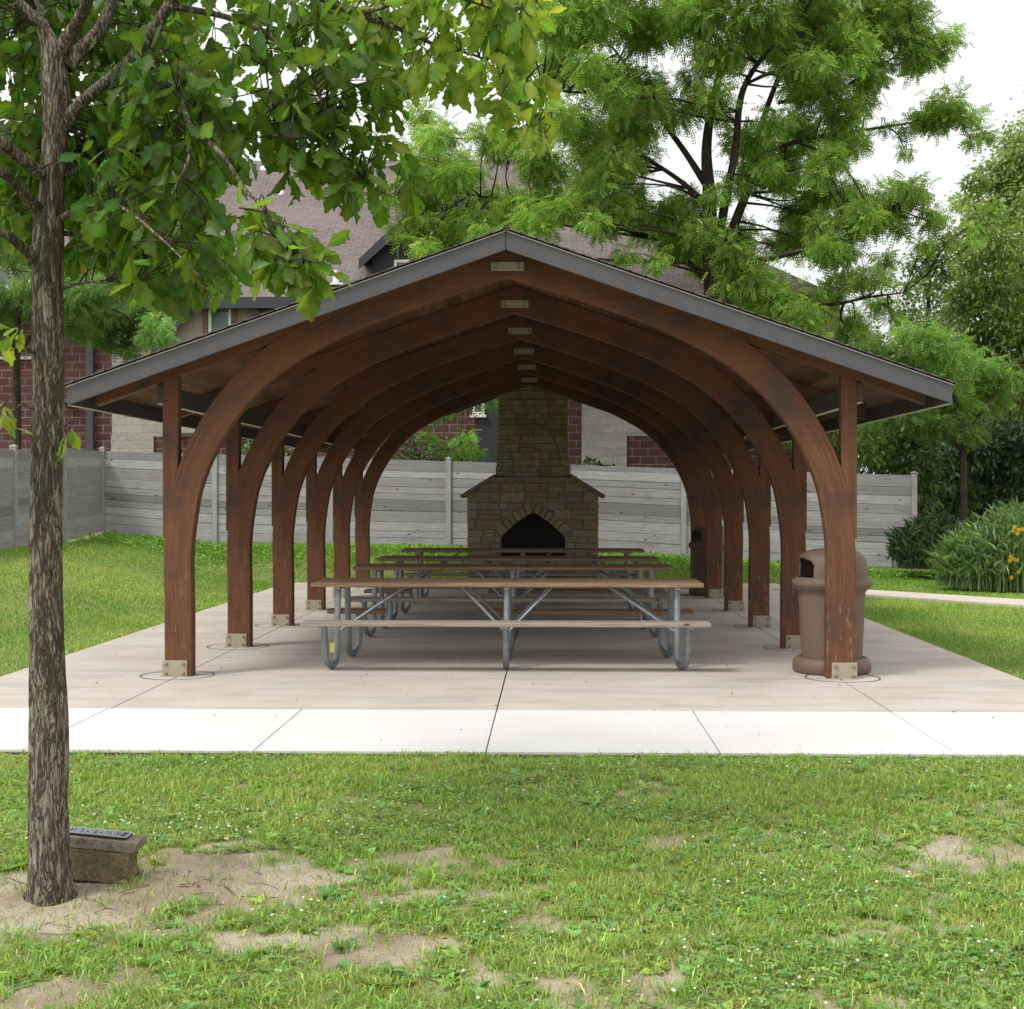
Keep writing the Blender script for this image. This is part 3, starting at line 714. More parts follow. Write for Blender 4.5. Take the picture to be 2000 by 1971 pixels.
b.face([(xo0, yb_, ze), (xo0, yf, ze), (xr0, RYd, zr_)], [(0, 0), (yb_-yf, 0), (RYd, sl_)])
b.face([(xo1, yb_, ze), (xo0, yb_, ze), (xr0, RYd, zr_), (xr1, RYd, zr_)], [(0, 0), (xo1-xo0, 0), (xr1, sl_), (xr0, sl_)])
rf = b.build('roof', 'bigroof', bd)
b = MB(); b.box(xo0, xo1, yf-.02, yf+.10, ze-.28, ze-.004); b.box(xo1-.12, xo1, yf+.1, yb_, ze-.28, ze-.004); b.box(xo0, xo1-.12, yf+.1, 0., ze-.26, ze-.22); b.build('eave', 'eave', bd)
def roofy(z): return yf+(z-ze)/(zr_-ze)*(RYd-yf)
for px, py in ((515, 322), (628, 320), (548, 392)):
    zz = bx(px, py, BY+6)[1]; zz = min(zz, zr_-.25); yy = roofy(zz); x = on_plane(px, py, 1, BY+yy)[0]
    b = MB(); b.lathe([(.11, -.12), (.11, .03), (.07, .06), (.001, .065)], 14); o = b.build('roof_vent', 'vent', rf); o.location = (x, yy, zz)
p = on_plane(662, 548, 1, BY+.5); zz = ze+.75; o_ = MB(); o_.tube([(0, 0, -.1), (0, 0, .34)], .085, 12); o_.box(-.2, .2, -.2, .05, -.05, .0); o = o_.build('roof_vent', 'vent', rf); o.location = (p[0], roofy(p[2]-.15), p[2]-.15)
# stone gable at the left
def gable(px_peak, py_peak, half, drop, yfront, wallmat, name):
    xp, zp = bx(px_peak, py_peak, BY+yfront); y1 = 3.2
    b = MB(); ov = .16
    for s in (-1, 1):
        A = (xp, yfront-.3, zp); B = (xp+s*half, yfront-.3, zp-drop); C = (xp+s*half, y1+2, zp-drop); D = (xp, y1+2, zp)
        L = math.hypot(half, drop); pts = [A, B, C, D]; uv = [(0, L), (0, 0), (5, 0), (5, L)]
        if s > 0: pts = pts[::-1]; uv = uv[::-1]
        b.face(pts, uv)
    r = b.build('gable_roof', 'bigroof', bd)
    b = MB()
    for s in (-1, 1):
        th = .24; q = [(xp, zp-.01), (xp, zp-th*1.35), (xp+s*half, zp-drop-th*1.1), (xp+s*half, zp-drop-.01)]
        if s > 0: q = q[::-1]
        b.prism(q[::-1], yfront-.31, yfront-.25)
        q2 = [(xp, zp-.03), (xp, zp-.09), (xp+s*half, zp-drop-.09), (xp+s*half, zp-drop-.03)]
        if s > 0: q2 = q2[::-1]
        b.prism(q2[::-1], yfront-.245, yfront+.0)
    b.build('rake_board', 'eave', r)
    b = MB(); k = (half-.3)/half
    b.prism([(xp-half*k, zp-drop-2.2), (xp+half*k, zp-drop-2.2), (xp+half*k, zp-drop*k-.05), (xp, zp-.05), (xp-half*k, zp-drop*k-.05)], yfront, yfront+2.6)
    return xp, zp, b.build('gable_wall', wallmat, bd)
def window(px0, px1, py0, py1, y, bars=1, parent=None):
    x0, z1 = bx(px0, py0, BY+y); x1, z0 = bx(px1, py1, BY+y); b = MB(); w = .07
    b.box(x0, x1, y-.05, y+.02, z0, z0+w); b.box(x0, x1, y-.05, y+.02, z1-w, z1); b.box(x0, x0+w, y-.05, y+.02, z0+w, z1-w); b.box(x1-w, x1, y-.05, y+.02, z0+w, z1-w)
    for i in range(1, bars): xm = x0+(x1-x0)*i/bars; b.box(xm-.04, xm+.04, y-.05, y+.02, z0+w, z1-w)
    b.box(x0-.05, x1+.05, y-.09, y-.0, z0-.07, z0-.002)
    o = b.build('window', 'white', parent or bd)
    b = MB(); b.box(x0+.03, x1-.03, y-.015, y+.012, z0+.03, z1-.03); b.build('pane', 'glass', o)
xp, zp, gw = gable(436, 532, 1.75, 1.85, -.15, 'tan', 'gable')
window(408, 452, 588, 690, -.17)
for a_, c_ in ((395, 405), (455, 463)):
    wallbox('brick_jamb', 'brick', bx(a_, 600, BY-.2)[0], bx(c_, 600, BY-.2)[0], Zb(690), Zb(584), -.20, dep=.04)
gable(868, 355, 2.15, 2.0, .35, 'siding', 'dormer')
window(770, 800, 508, 560, .33)
wallbox('side_wing', 'siding', xl, X_(66), Zb(560), Zb(440), -.5, dep=.45); window(-90, 62, 521, 562, -.52, 4)
wallbox('siding_panel', 'siding', X_(935), X_(1000), Zb(910), Zb(770), -.05, dep=.045); window(922, 946, 760, 810, -.07)
b = MB(); x = X_(178); b.box(x-.1, x+.1, -.14, -.03, 0, zeave-.3); b.build('downpipe', 'pipe', bd, bevel=.02)
b = MB(); x, z = bx(141, 788); b.box(x-.19, x+.19, -.28, -.01, z-.03, z+.09); b.build('wall_lamp', 'pipe', bd, bevel=.03)

# ------------------------------------------------------------------ foliage tools
def rand_unit(n): v = rng.normal(size=(n, 3)); return v/np.linalg.norm(v, axis=1, keepdims=True)
def norm(v): return v/(np.linalg.norm(v, axis=1, keepdims=True)+1e-9)
def place(tmplV, tmplT, P, D, Nn, size, col, vjit=None):
    """copy a leaf template (x across, y along, z normal) to every point"""
    n = len(P); D = norm(D); X = norm(np.cross(D, Nn)); Nn = np.cross(X, D); k = len(tmplV)
    if tmplV.ndim == 2: tv = np.broadcast_to(tmplV, (n, k, 3))
    else: tv = tmplV; k = tv.shape[1]
    V = P[:, None]+(tv[..., 0:1]*X[:, None]+tv[..., 1:2]*D[:, None]+tv[..., 2:3]*Nn[:, None])*np.asarray(size).reshape(-1, 1, 1)
    T = (np.arange(n)*k)[:, None, None]+tmplT[None]; C = np.repeat(col[:, None], k, 1)
    return V.reshape(-1, 3), T.reshape(-1, 3), C.reshape(-1, 3)
def join(parts):
    V = []; T = []; C = []; o = 0
    for v, t, c in parts: V.append(v); T.append(t+o); C.append(c); o += len(v)
    return np.concatenate(V), np.concatenate(T), np.concatenate(C)
def tint(n, base, var=.2, yel=.15):
    b = np.array(base)*np.exp(rng.normal(0, var, (n, 1))); y = rng.normal(0, yel, n); b[:, 0] *= np.exp(y); b[:, 2] *= np.exp(-y*.5); return np.clip(b, .002, .8)
# templates
def frond_t(pairs=5, lw=.17, ll=.25):
    V = []; T = []
    for i in range(pairs):
        y = .12+.88*i/(pairs-1); dr = -.25*y*y; tap = 1-.45*abs(y-.5)
        for s in (-1, 1):
            b = len(V); V += [(0, y, dr), (s*ll*.5*tap, y-lw*.5, dr-.02), (s*ll*tap, y+.06, dr-.05), (s*ll*.5*tap, y+lw*.6, dr-.015)]; T += [(b, b+1, b+2), (b, b+2, b+3)]
    return np.array(V), np.array(T)
FR = frond_t()
DIA = (np.array([(0, 0, 0), (-.28, .42, .06), (0, 1, -.12), (.28, .42, .06)]), np.array([(0, 1, 2), (0, 2, 3)]))
def oak_leaf_t(seed):
    r = random.Random(seed); n = 9; L = []; Rr = []
    cv = r.uniform(-.06, .45); fo = r.uniform(-.1, .45); mid = [(0, i/n, -cv*(i/n)**2) for i in range(n+1)]
    V = list(mid); T = []
    for s in (-1, 1):
        base = len(V); 
        for i in range(n+1):
            t = i/n; w = .31*math.sin(PI*min(1, t**1.45*.97+.02))**.8*(1.05 if i % 2 else .76)*r.uniform(.9, 1.1)
            if i == 0: w = .015
            if i == n: w = .05
            V.append((s*w, t+(.045 if i % 2 else 0), -cv*t*t+fo*w*r.uniform(.5, 1.5)))
        for i in range(n):
            a, b_, c, d = i, i+1, base+i+1, base+i
            T += [(a, b_, c), (a, c, d)] if s < 0 else [(a, c, b_), (a, d, c)]
    V.append((0, -.12, .0)); V.append((.012, -.12, 0)); T += [(0, len(V)-2, len(V)-1)]
    return np.array(V), np.array(T)
OAKT = [oak_leaf_t(i) for i in range(14)]
def limbs(b, paths, n=8, k=5):
    """paths of (x,y,z,r) control points -> tubes; returns sample points"""
    out = []
    for p in paths:
        q = crom(p, k); b.tube(q[:, :3], list(q[:, 3]), n, cap=False); out.append(q)
    return np.concatenate(out)

# ------------------------------------------------------------------ foreground oak
oak = thing('oak_tree', 'young oak with rough grey trunk and broad lobed leaves in the left foreground', 'tree', tuple(at(97, 1752, 5.95)))
o0 = np.array(oak.location)
tp = [(98, 1775, 46), (99, 1740, 45), (98, 1700, 41), (95, 1600, 38.5), (95, 1420, 37.5), (92, 1300, 34), (90, 1150, 32), (90, 1000, 30.5), (93, 850, 31), (94, 700, 30.5), (93, 560, 30), (95, 450, 29.5), (103, 340, 25), (110, 230, 27), (106, 150, 28), (100, 90, 20), (78, 45, 15), (36, 0, 12), (0, -60, 9), (-40, -200, 5)]
P = crom([(*(at(x, y, 5.95)), w/F*5.95) for x, y, w in tp], 9)
b = MB(); n = 44; vs = []
for i, (x, y, z, r) in enumerate(P):
    for k in range(n):
        a = 2*PI*k/n; u = Vector((math.cos(a)*1.0, math.sin(a)*1.0, z*1.0))
        h = noise.noise(Vector((math.cos(a)*3.2, math.sin(a)*3.2, z*1.9)))
        rg = abs(noise.noise(Vector((math.cos(a)*5.5+h*.8, math.sin(a)*5.5, z*2.6+7))))
        fl = 1+.14*math.exp(-max(0, z-o0[2]-.0)/.06)*max(0, .6+.6*math.sin(a*4+1))
        rr = r*(fl*(1+.05*h)-.11*max(0, .30-rg)/.30+.02*noise.noise(Vector((math.cos(a)*14, math.sin(a)*14, z*16))))
        vs.append((x+rr*math.cos(a)-o0[0], y+rr*math.sin(a)-o0[1], z-o0[2]))
fs = [(i*n+k, i*n+(k+1) % n, (i+1)*n+(k+1) % n, (i+1)*n+k) for i in range(len(P)-1) for k in range(n)]
b.poly(vs, fs, None, 0, True)
def lp_(pts): return [(*(at(x, y, Z)-o0), r/F*Z) for x, y, Z, r in pts]
LIMB = [lp_(q) for q in [
    [(118, 100, 5.95, 16), (150, 45, 5.85, 12), (172, 0, 5.7, 11), (195, -90, 5.5, 8), (230, -260, 5.2, 4)],
    [(128, 130, 5.97, 19), (160, 95, 6.0, 14), (200, 52, 6.1, 13), (222, -10, 6.2, 11), (260, -140, 6.4, 8), (330, -300, 6.6, 3)],
    [(122, 245, 5.95, 16), (165, 195, 5.9, 12), (235, 135, 5.8, 11), (295, 70, 5.75, 11), (335, 0, 5.7, 10), (395, -90, 5.6, 7), (520, -190, 5.5, 4)],
    [(256, 138, 5.8, 6), (305, 148, 5.65, 5.5), (350, 185, 5.5, 5.5), (372, 245, 5.4, 5), (432, 300, 5.3, 4.5), (480, 372, 5.25, 4), (515, 405, 5.2, 3.5), (560, 480, 5.15, 2.6), (605, 545, 5.1, 1.6)],
    [(372, 245, 5.4, 4.5), (368, 310, 5.35, 3.5), (335, 380, 5.3, 2.2)], [(330, 12, 5.7, 7), (430, 30, 5.75, 6), (515, 62, 5.8, 5.5), (590, 135, 5.85, 4.5), (630, 200, 5.9, 3.5), (660, 290, 5.95, 2.8), (720, 360, 6.0, 2.2), (780, 390, 6.0, 1.4)],
    [(395, -90, 5.6, 6), (560, -50, 5.8, 6), (640, 5, 5.95, 5.5), (700, 30, 6.0, 5), (800, 65, 6.05, 4.2), (860, 92, 6.1, 3.4), (950, 120, 6.15, 2.6), (1020, 215, 6.2, 1.8), (1070, 270, 6.2, 1.2)],
    [(700, 30, 6.0, 3.5), (850, -10, 6.0, 2.8), (980, 20, 6.0, 2), (1050, 5, 6.05, 1.2)],
    [(520, 65, 5.8, 3), (520, 130, 5.75, 2.5), (530, 215, 5.7, 1.5)], [(590, 140, 5.85, 3), (575, 200, 5.8, 2.4), (568, 270, 5.75, 1.4)],
    [(80, 340, 5.9, 14), (35, 305, 5.8, 12), (0, 278, 5.7, 11), (-90, 230, 5.5, 8), (-220, 160, 5.2, 4)], [(70, 405, 5.9, 13), (35, 362, 5.75, 11), (0, 335, 5.6, 10), (-80, 300, 5.4, 7), (-200, 280, 5.1, 3)],
    [(70, 505, 5.92, 12), (25, 468, 5.8, 9), (0, 455, 5.75, 8), (-90, 440, 5.6, 6), (-200, 470, 5.4, 3)], [(118, 350, 6.0, 7), (170, 320, 6.15, 5), (215, 290, 6.3, 4), (260, 255, 6.4, 2.5)],
    [(122, 425, 5.9, 7), (160, 405, 5.7, 6), (205, 392, 5.5, 4.5), (260, 420, 5.3, 3), (330, 480, 5.2, 2), (390, 540, 5.1, 1.4)], [(120, 565, 5.95, 4), (160, 552, 5.85, 3), (200, 552, 5.75, 2), (260, 560, 5.6, 1.2)],
    [(122, 455, 5.95, 6), (170, 465, 6.1, 4.5), (230, 500, 6.2, 3), (300, 520, 6.3, 1.6)],
    [(66, 690, 5.9, 3), (30, 665, 5.75, 2), (-5, 655, 5.7, 1.4)], [(64, 800, 5.9, 2.4), (40, 790, 5.8, 1.8), (20, 815, 5.75, 1.2)], [(118, 835, 5.9, 2), (128, 832, 5.87, 1.2)],
    [(195, -90, 5.5, 6), (60, -180, 5.0, 5), (-80, -260, 4.6, 2)], [(222, -10, 6.2, 7), (330, -70, 6.7, 6), (480, -90, 7.2, 4), (620, -60, 7.5, 2)], [(90, 60, 5.95, 9), (60, -60, 6.5, 7), (40, -200, 7.1, 3)]]]
SP = limbs(b, LIMB, 9, 6)
# leaf cluster centres in zones of the crown
def inpoly(x, y, poly):
    c = np.zeros(len(x), bool); j = len(poly)-1
    for i in range(len(poly)):
        xi, yi = poly[i]; xj, yj = poly[j]; c ^= ((yi > y) != (yj > y)) & (x < (xj-xi)*(y-yi)/(yj-yi+1e-9)+xi); j = i
    return c
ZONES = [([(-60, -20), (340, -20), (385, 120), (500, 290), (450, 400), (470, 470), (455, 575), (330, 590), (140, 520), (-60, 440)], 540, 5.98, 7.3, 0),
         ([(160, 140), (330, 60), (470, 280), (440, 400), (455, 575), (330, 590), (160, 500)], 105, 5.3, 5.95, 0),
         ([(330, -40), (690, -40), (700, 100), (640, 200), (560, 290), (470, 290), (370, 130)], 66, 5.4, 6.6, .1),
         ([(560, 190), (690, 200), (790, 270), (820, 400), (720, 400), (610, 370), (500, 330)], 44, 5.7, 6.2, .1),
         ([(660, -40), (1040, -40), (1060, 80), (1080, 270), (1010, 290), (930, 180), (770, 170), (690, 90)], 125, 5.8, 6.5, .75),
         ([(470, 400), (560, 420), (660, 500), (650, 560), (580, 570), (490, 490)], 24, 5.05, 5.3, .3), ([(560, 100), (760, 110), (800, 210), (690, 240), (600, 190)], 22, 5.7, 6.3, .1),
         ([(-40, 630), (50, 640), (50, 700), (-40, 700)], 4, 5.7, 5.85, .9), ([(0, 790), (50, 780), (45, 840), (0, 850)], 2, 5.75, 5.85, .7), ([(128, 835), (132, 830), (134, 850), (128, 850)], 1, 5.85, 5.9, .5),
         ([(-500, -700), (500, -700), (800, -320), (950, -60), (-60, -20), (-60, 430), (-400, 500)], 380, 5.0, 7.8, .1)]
LV = []; tw_b = MB()
for poly, cnt, z0, z1, br_ in ZONES:
    xs_ = [p[0] for p in poly]; ys_ = [p[1] for p in poly]; got = 0
    while got < cnt:
        x = rng.uniform(min(xs_), max(xs_), 50); y = rng.uniform(min(ys_), max(ys_), 50); k = inpoly(x, y, poly)
        for xx, yy in zip(x[k], y[k]):
            if got >= cnt: break
            got += 1; c = at(xx, yy, rng.uniform(z0, z1))-o0
            d = np.linalg.norm((SP[:, :3]-c)*[1, 1, 1.2], axis=1); j = int(np.argmin(d)); s_ = SP[j, :3]
            if poly[0][0] == -500:
                U = (c+o0-CAM); px_ = 1000+F*(U @ RV)/(U @ FW); py_ = 985.5-F*(U @ UP)/(U @ FW)
                if -60 < px_ < 1100 and py_ > -90: continue
            if d[j] > 1.0: c = s_+(c-s_)*.9/d[j]
            m = (s_+c)/2+rng.normal(0, .04, 3); m[2] += .05
            tw = crom([s_, m, c], 4); rs_ = np.linspace(min(.004, SP[j, 3]), .0012, len(tw)); tw_b.tube(tw, list(rs_), 5, cap=False)
            dirn = c-m; dirn = dirn/(np.linalg.norm(dirn)+1e-6)
            nl = rng.integers(4, 8) if cnt > 5 else 4
            for q in range(nl):
                u = 1-.5*q/nl*rng.uniform(.3, 1); p0 = tw[min(len(tw)-1, int(u*(len(tw)-1)))]
                dd = dirn*rng.uniform(.2, 1.)+rng.normal(0, .6, 3); dd[2] -= rng.uniform(.2, .95)
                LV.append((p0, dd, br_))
b.build('trunk', 'oakbark', oak); tw_b.build('twigs', 'bark', oak)
P = np.array([l[0] for l in LV]); D = norm(np.array([l[1] for l in LV])); BR = np.array([l[2] for l in LV]); n = len(P)
Nn = rng.normal(0, .55, (n, 3)); Nn[:, 2] += .55; Nn[:, 1] -= .25
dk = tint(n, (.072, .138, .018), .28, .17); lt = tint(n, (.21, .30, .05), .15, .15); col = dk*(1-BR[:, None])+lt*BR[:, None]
sz = rng.uniform(.06, .135, n); sel = rng.integers(0, 14, n)
parts = []
vein = np.ones(len(OAKT[0][0])); vein[:10] = 1.45; vein[-2:] = 1.3
for k in range(14):
    i = sel == k; parts.append(place(OAKT[k][0], OAKT[k][1], P[i]+D[i]*.012, D[i], Nn[i], sz[i], col[i])); q_ = parts[-1]; parts[-1] = (q_[0], q_[1], (q_[2].reshape(-1, len(vein), 3)*vein[None, :, None]).reshape(-1, 3))
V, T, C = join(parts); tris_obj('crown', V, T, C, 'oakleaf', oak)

# ------------------------------------------------------------------ trees and shrubs built from leafy pads
def pads_tree(root, pads, kind, mat, base, per, size, spread=(.22, .15), flat=.55, var=.22):
    """pads: (px,py,r_px,Z,bright)"""
    o = np.array(root.location); parts = []; cen = []
    for px, py, r, Z, br in pads:
        c = at(px, py, Z)-o; R = r/F*Z; cen.append((*c, R)); n = max(8, int(per*R*R))
        u = rand_unit(n); rad = np.abs(rng.normal(.72, .24, n)); lump = 1+.28*np.sin(u[:, 0]*5+px)*np.cos(u[:, 1]*4+py)+.2*np.sin(u[:, 2]*7+px*.3)
        E = np.array([1, 1, flat]); P = c+u*E*R*(rad*lump)[:, None]
        D = u*[1, 1, .6]+rng.normal(0, .55, (n, 3)); D[:, 2] -= .55
        Nn = rng.normal(0, .5, (n, 3)); Nn[:, 2] += .8
        col = tint(n, np.array(base)*br*math.exp(rng.normal(0, .12)), var, .12)
        sz = rng.uniform(.7, 1.3, n)*size
        tv, tt = FR if kind == 'frond' else DIA
        parts.append(place(tv, tt, P, D, Nn, sz, col))
    V, T, C = join(parts); tris_obj('crown', V, T, C, mat, root); return np.array(cen)
def link_pads(b, SP, cen, r0=.03, sub=5, jit=.15):
    for x, y, z, R in cen:
        c = np.array([x, y, z-.15*R]); d = np.linalg.norm(SP[:, :3]-c, axis=1)+np.maximum(0, SP[:, 2]-z)*.8; j = int(np.argmin(d)); s_ = SP[j, :3]
        L = np.linalg.norm(c-s_); m = s_*.5+c*.5+rng.normal(0, jit*.5*L**.5, 3)
        q = crom([s_, m, c], 5); rr = np.linspace(min(r0*(.6+.25*L), SP[j, 3]), .007, len(q)); b.tube(q, list(rr), 6, cap=False)
        for k in range(sub):
            e = c+rand_unit(1)[0]*[R*.5, R*.5, R*.25]; st = q[rng.integers(len(q)//2, len(q))]
            b.tube(crom([st, (st+e)/2+rng.normal(0, .06, 3), e], 3), [.010, .010, .008, .007, .006, .005, .004], 5, cap=False)
lz = 31.5
loc_ = at(1395, 1052, lz); lt_ = thing('locust_tree', 'tall honey locust with airy feathery crown rising behind the shelter roof', 'tree', tuple(loc_))
def pads(lst, Zc, spread, br=(.8, 1.15)):
    return [(x, y, r, Zc+rng.uniform(-spread, spread), rng.uniform(*br) if len(l) < 4 else l[3]) for l in lst for x, y, r in [l[:3]]]
LP = [(1080, 40, 70), (1160, 25, 75), (1250, 50, 80), (1360, 30, 85), (1480, 30, 90), (1590, 45, 85), (1690, 55, 85), (1775, 60, 60), (1828, 95, 38), (1090, 120, 65), (1180, 150, 60), (1260, 160, 50), (1400, 110, 60), (1545, 115, 55), (1700, 125, 50), (1640, 85, 60), (1790, 110, 45),
      (1120, 235, 65), (1225, 240, 70), (1320, 215, 55), (1395, 190, 45), (1575, 175, 50), (1640, 210, 55), (1600, 150, 45), (1850, 205, 48), (1898, 228, 30), (1805, 230, 30), (1770, 250, 22),
      (860, 265, 50), (820, 305, 50), (900, 330, 60), (975, 285, 50), (1060, 325, 60), (1150, 320, 65), (1235, 310, 55), (1455, 275, 55), (1555, 280, 65), (1615, 320, 45), (1520, 330, 55), (1470, 345, 45), (1640, 270, 40),
      (820, 385, 50), (850, 450, 48), (905, 425, 60), (980, 400, 65), (1050, 425, 60), (1120, 395, 60), (1180, 430, 50), (1240, 395, 45), (1300, 430, 50), (1340, 390, 40), (805, 425, 34), (830, 478, 26), (880, 475, 36),
      (1580, 415, 55), (1660, 385, 45), (1730, 385, 50), (1785, 378, 38), (1825, 430, 32), (1650, 440, 50), (1700, 425, 45), (1560, 465, 50), (1640, 490, 50), (1850, 470, 20), (1600, 385, 35),
      (1400, 505, 65), (1460, 545, 70), (1520, 585, 60), (1600, 590, 50), (1320, 475, 42), (1375, 455, 45), (1560, 640, 50), (1660, 650, 45), (1720, 590, 30), (1690, 540, 38), (1440, 470, 40), (1260, 450, 35), (1210, 400, 40),
      (1090, -60, 90), (1220, -70, 100), (1360, -90, 110), (1500, -90, 110), (1640, -60, 100), (1750, -40, 70), (1300, -180, 110), (1450, -200, 120), (1580, -170, 100), (1200, -160, 80)]
LP0 = LP; LP = [(x, y, r*.80) for x, y, r in LP0]
for q_ in (.60, .52): LP += [(x+rng.uniform(-55, 55), y+rng.uniform(-50, 50), r*q_) for x, y, r in LP0 if y > -100]
PL = [(x, y, r, lz+(1.3 if y < 300 else -1.7)+rng.uniform(-.4, .4) if x > 1680 and y < 480 else Z, br) for x, y, r, Z, br in pads(LP, lz, 2.6, (.8, 1.3))]
cen = pads_tree(lt_, PL, 'frond', 'locust', (.205, .325, .075), 2000, .20, var=.26, flat=.78)
def lq(pts, o, Z): return [(*(at(x, y, Z+dz)-o), r/F*Z) for x, y, dz, r in pts]
b = MB(); o = np.array(lt_.location)
SPl = limbs(b, [lq(q, o, lz) for q in [
    [(1395, 1075, 0, 24), (1392, 900, 0, 19), (1392, 620, 0, 17), (1388, 480, 0, 16), (1385, 380, 0, 13), (1380, 290, 0, 10), (1392, 200, .3, 8), (1415, 110, .5, 6), (1440, 20, .6, 4), (1450, -100, .6, 2)],
    [(1392, 560, 0, 11), (1412, 420, -.3, 9), (1435, 300, -.6, 7), (1450, 180, -.9, 6), (1500, 100, -1.1, 4), (1570, 30, -1.3, 2)], [(1395, 560, 0, 12), (1430, 450, .4, 10), (1470, 340, .8, 8), (1495, 220, 1.1, 6), (1540, 110, 1.3, 4), (1580, 40, 1.5, 2)],
    [(1385, 370, 0, 8), (1340, 300, .4, 6), (1290, 230, .8, 5), (1240, 150, 1.2, 3), (1170, 60, 1.5, 2)], [(1420, 520, 0, 8), (1500, 505, -.6, 6), (1560, 490, -1., 5), (1640, 460, -1.5, 3), (1740, 400, -1.8, 2)],
    [(1392, 560, 0, 7), (1320, 490, .8, 5), (1240, 430, 1.4, 4), (1120, 405, 1.6, 3), (980, 390, 1.7, 2.2), (860, 370, 1.7, 1.4)], [(1480, 300, .8, 5), (1590, 268, 1.2, 4), (1700, 252, 1.3, 3), (1790, 238, 1.4, 2), (1870, 222, 1.5, 1.2)],
    [(1520, 200, 1.1, 4), (1620, 185, 1.3, 3), (1680, 150, 1.4, 2.4), (1760, 105, 1.5, 1.4)], [(1384, 400, 0, 6), (1310, 340, .6, 4.5), (1220, 290, 1.2, 3.5), (1100, 260, 1.7, 2.6), (960, 270, 2.0, 1.8), (850, 270, 2.1, 1.1)],
    [(1440, 540, 0, 6), (1530, 590, -.4, 5), (1620, 595, -.6, 3.5), (1700, 580, -.7, 2.5), (1765, 572, -.8, 1.2)],
    [(1240, 150, 1.2, 4), (1140, 180, .5, 3), (1060, 170, 0, 2)]]], 9, 6)
link_pads(b, SPl, cen); b.build('trunk', 'bark', lt_)

# second, smaller locust by the left corner
l2 = thing('locust_tree', 'small feathery locust tree in front of the maroon wall, behind the left fence corner', 'tree', tuple(at(35, 1040, 30.6)))
LP2 = [(20, 590, 50), (70, 560, 50), (-20, 640, 40), (140, 585, 48), (200, 560, 55), (200, 620, 45), (262, 625, 48), (300, 655, 30, 1.7), (280, 600, 40), (150, 640, 30), (235, 668, 36), (310, 625, 26, 1.8), (90, 600, 40), (120, 530, 50), (40, 500, 50), (-60, 560, 60), (190, 500, 40), (180, 655, 20, 1.3), (265, 690, 18), (15, 655, 30, .8)]
c2 = pads_tree(l2, pads(LP2, 30.4, 1.0, (.7, 1.05)), 'frond', 'locust', (.13, .23, .07), 1600, .20)
b = MB(); o = np.array(l2.location)
S2 = limbs(b, [lq(q, o, 30.6) for q in [[(35, 1060, 0, 9), (34, 850, 0, 8), (33, 680, 0, 7), (40, 590, 0, 5), (60, 520, 0, 3)], [(34, 690, 0, 5), (100, 620, 0, 3.5), (190, 595, 0, 2.5), (290, 640, 0, 1.2)], [(34, 700, 0, 4), (0, 620, 0, 3), (-50, 570, 0, 2)]]], 8, 5)
link_pads(b, S2, c2, .02, 3); b.build('trunk', 'bark', l2)

# locust saplings leaning over the right edge
l3 = thing('locust_tree', 'low locust with drooping bright sprays beside the right end of the roof', 'tree', tuple(at(1880, 1085, 29.0)))
LP3 = [(1800, 650, 45, 1.1), (1850, 680, 50, 1.2), (1905, 715, 48, 1.2), (1790, 715, 40), (1745, 700, 36), (1870, 790, 50, 1.15), (1930, 770, 40, 1.2), (1815, 770, 40, .9), (1760, 815, 40, .6), (1820, 825, 42, .6), (1740, 770, 30, .8), (1700, 830, 30, .9), (1700, 680, 34, .9), (1960, 740, 30, .9), (1880, 840, 36, .8), (1840, 740, 45, 1.1)]
c3 = pads_tree(l3, pads(LP3, 29.0, 1.0, (.8, 1.1)), 'frond', 'locust', (.155, .265, .07), 1600, .20)
b = MB(); o = np.array(l3.location)
S3 = limbs(b, [lq(q, o, 29.0) for q in [[(1880, 1110, 0, 8), (1882, 950, 0, 7), (1878, 850, 0, 6), (1860, 760, 0, 4), (1830, 680, 0, 2)], [(1880, 880, 0, 4), (1820, 830, -.3, 3), (1740, 810, -.5, 1.6)], [(1878, 850, 0, 4), (1930, 790, .3, 2.5), (1960, 740, .5, 1.4)]]], 8, 5)
link_pads(b, S3, c3, .02, 3); b.build('trunk', 'bark', l3)

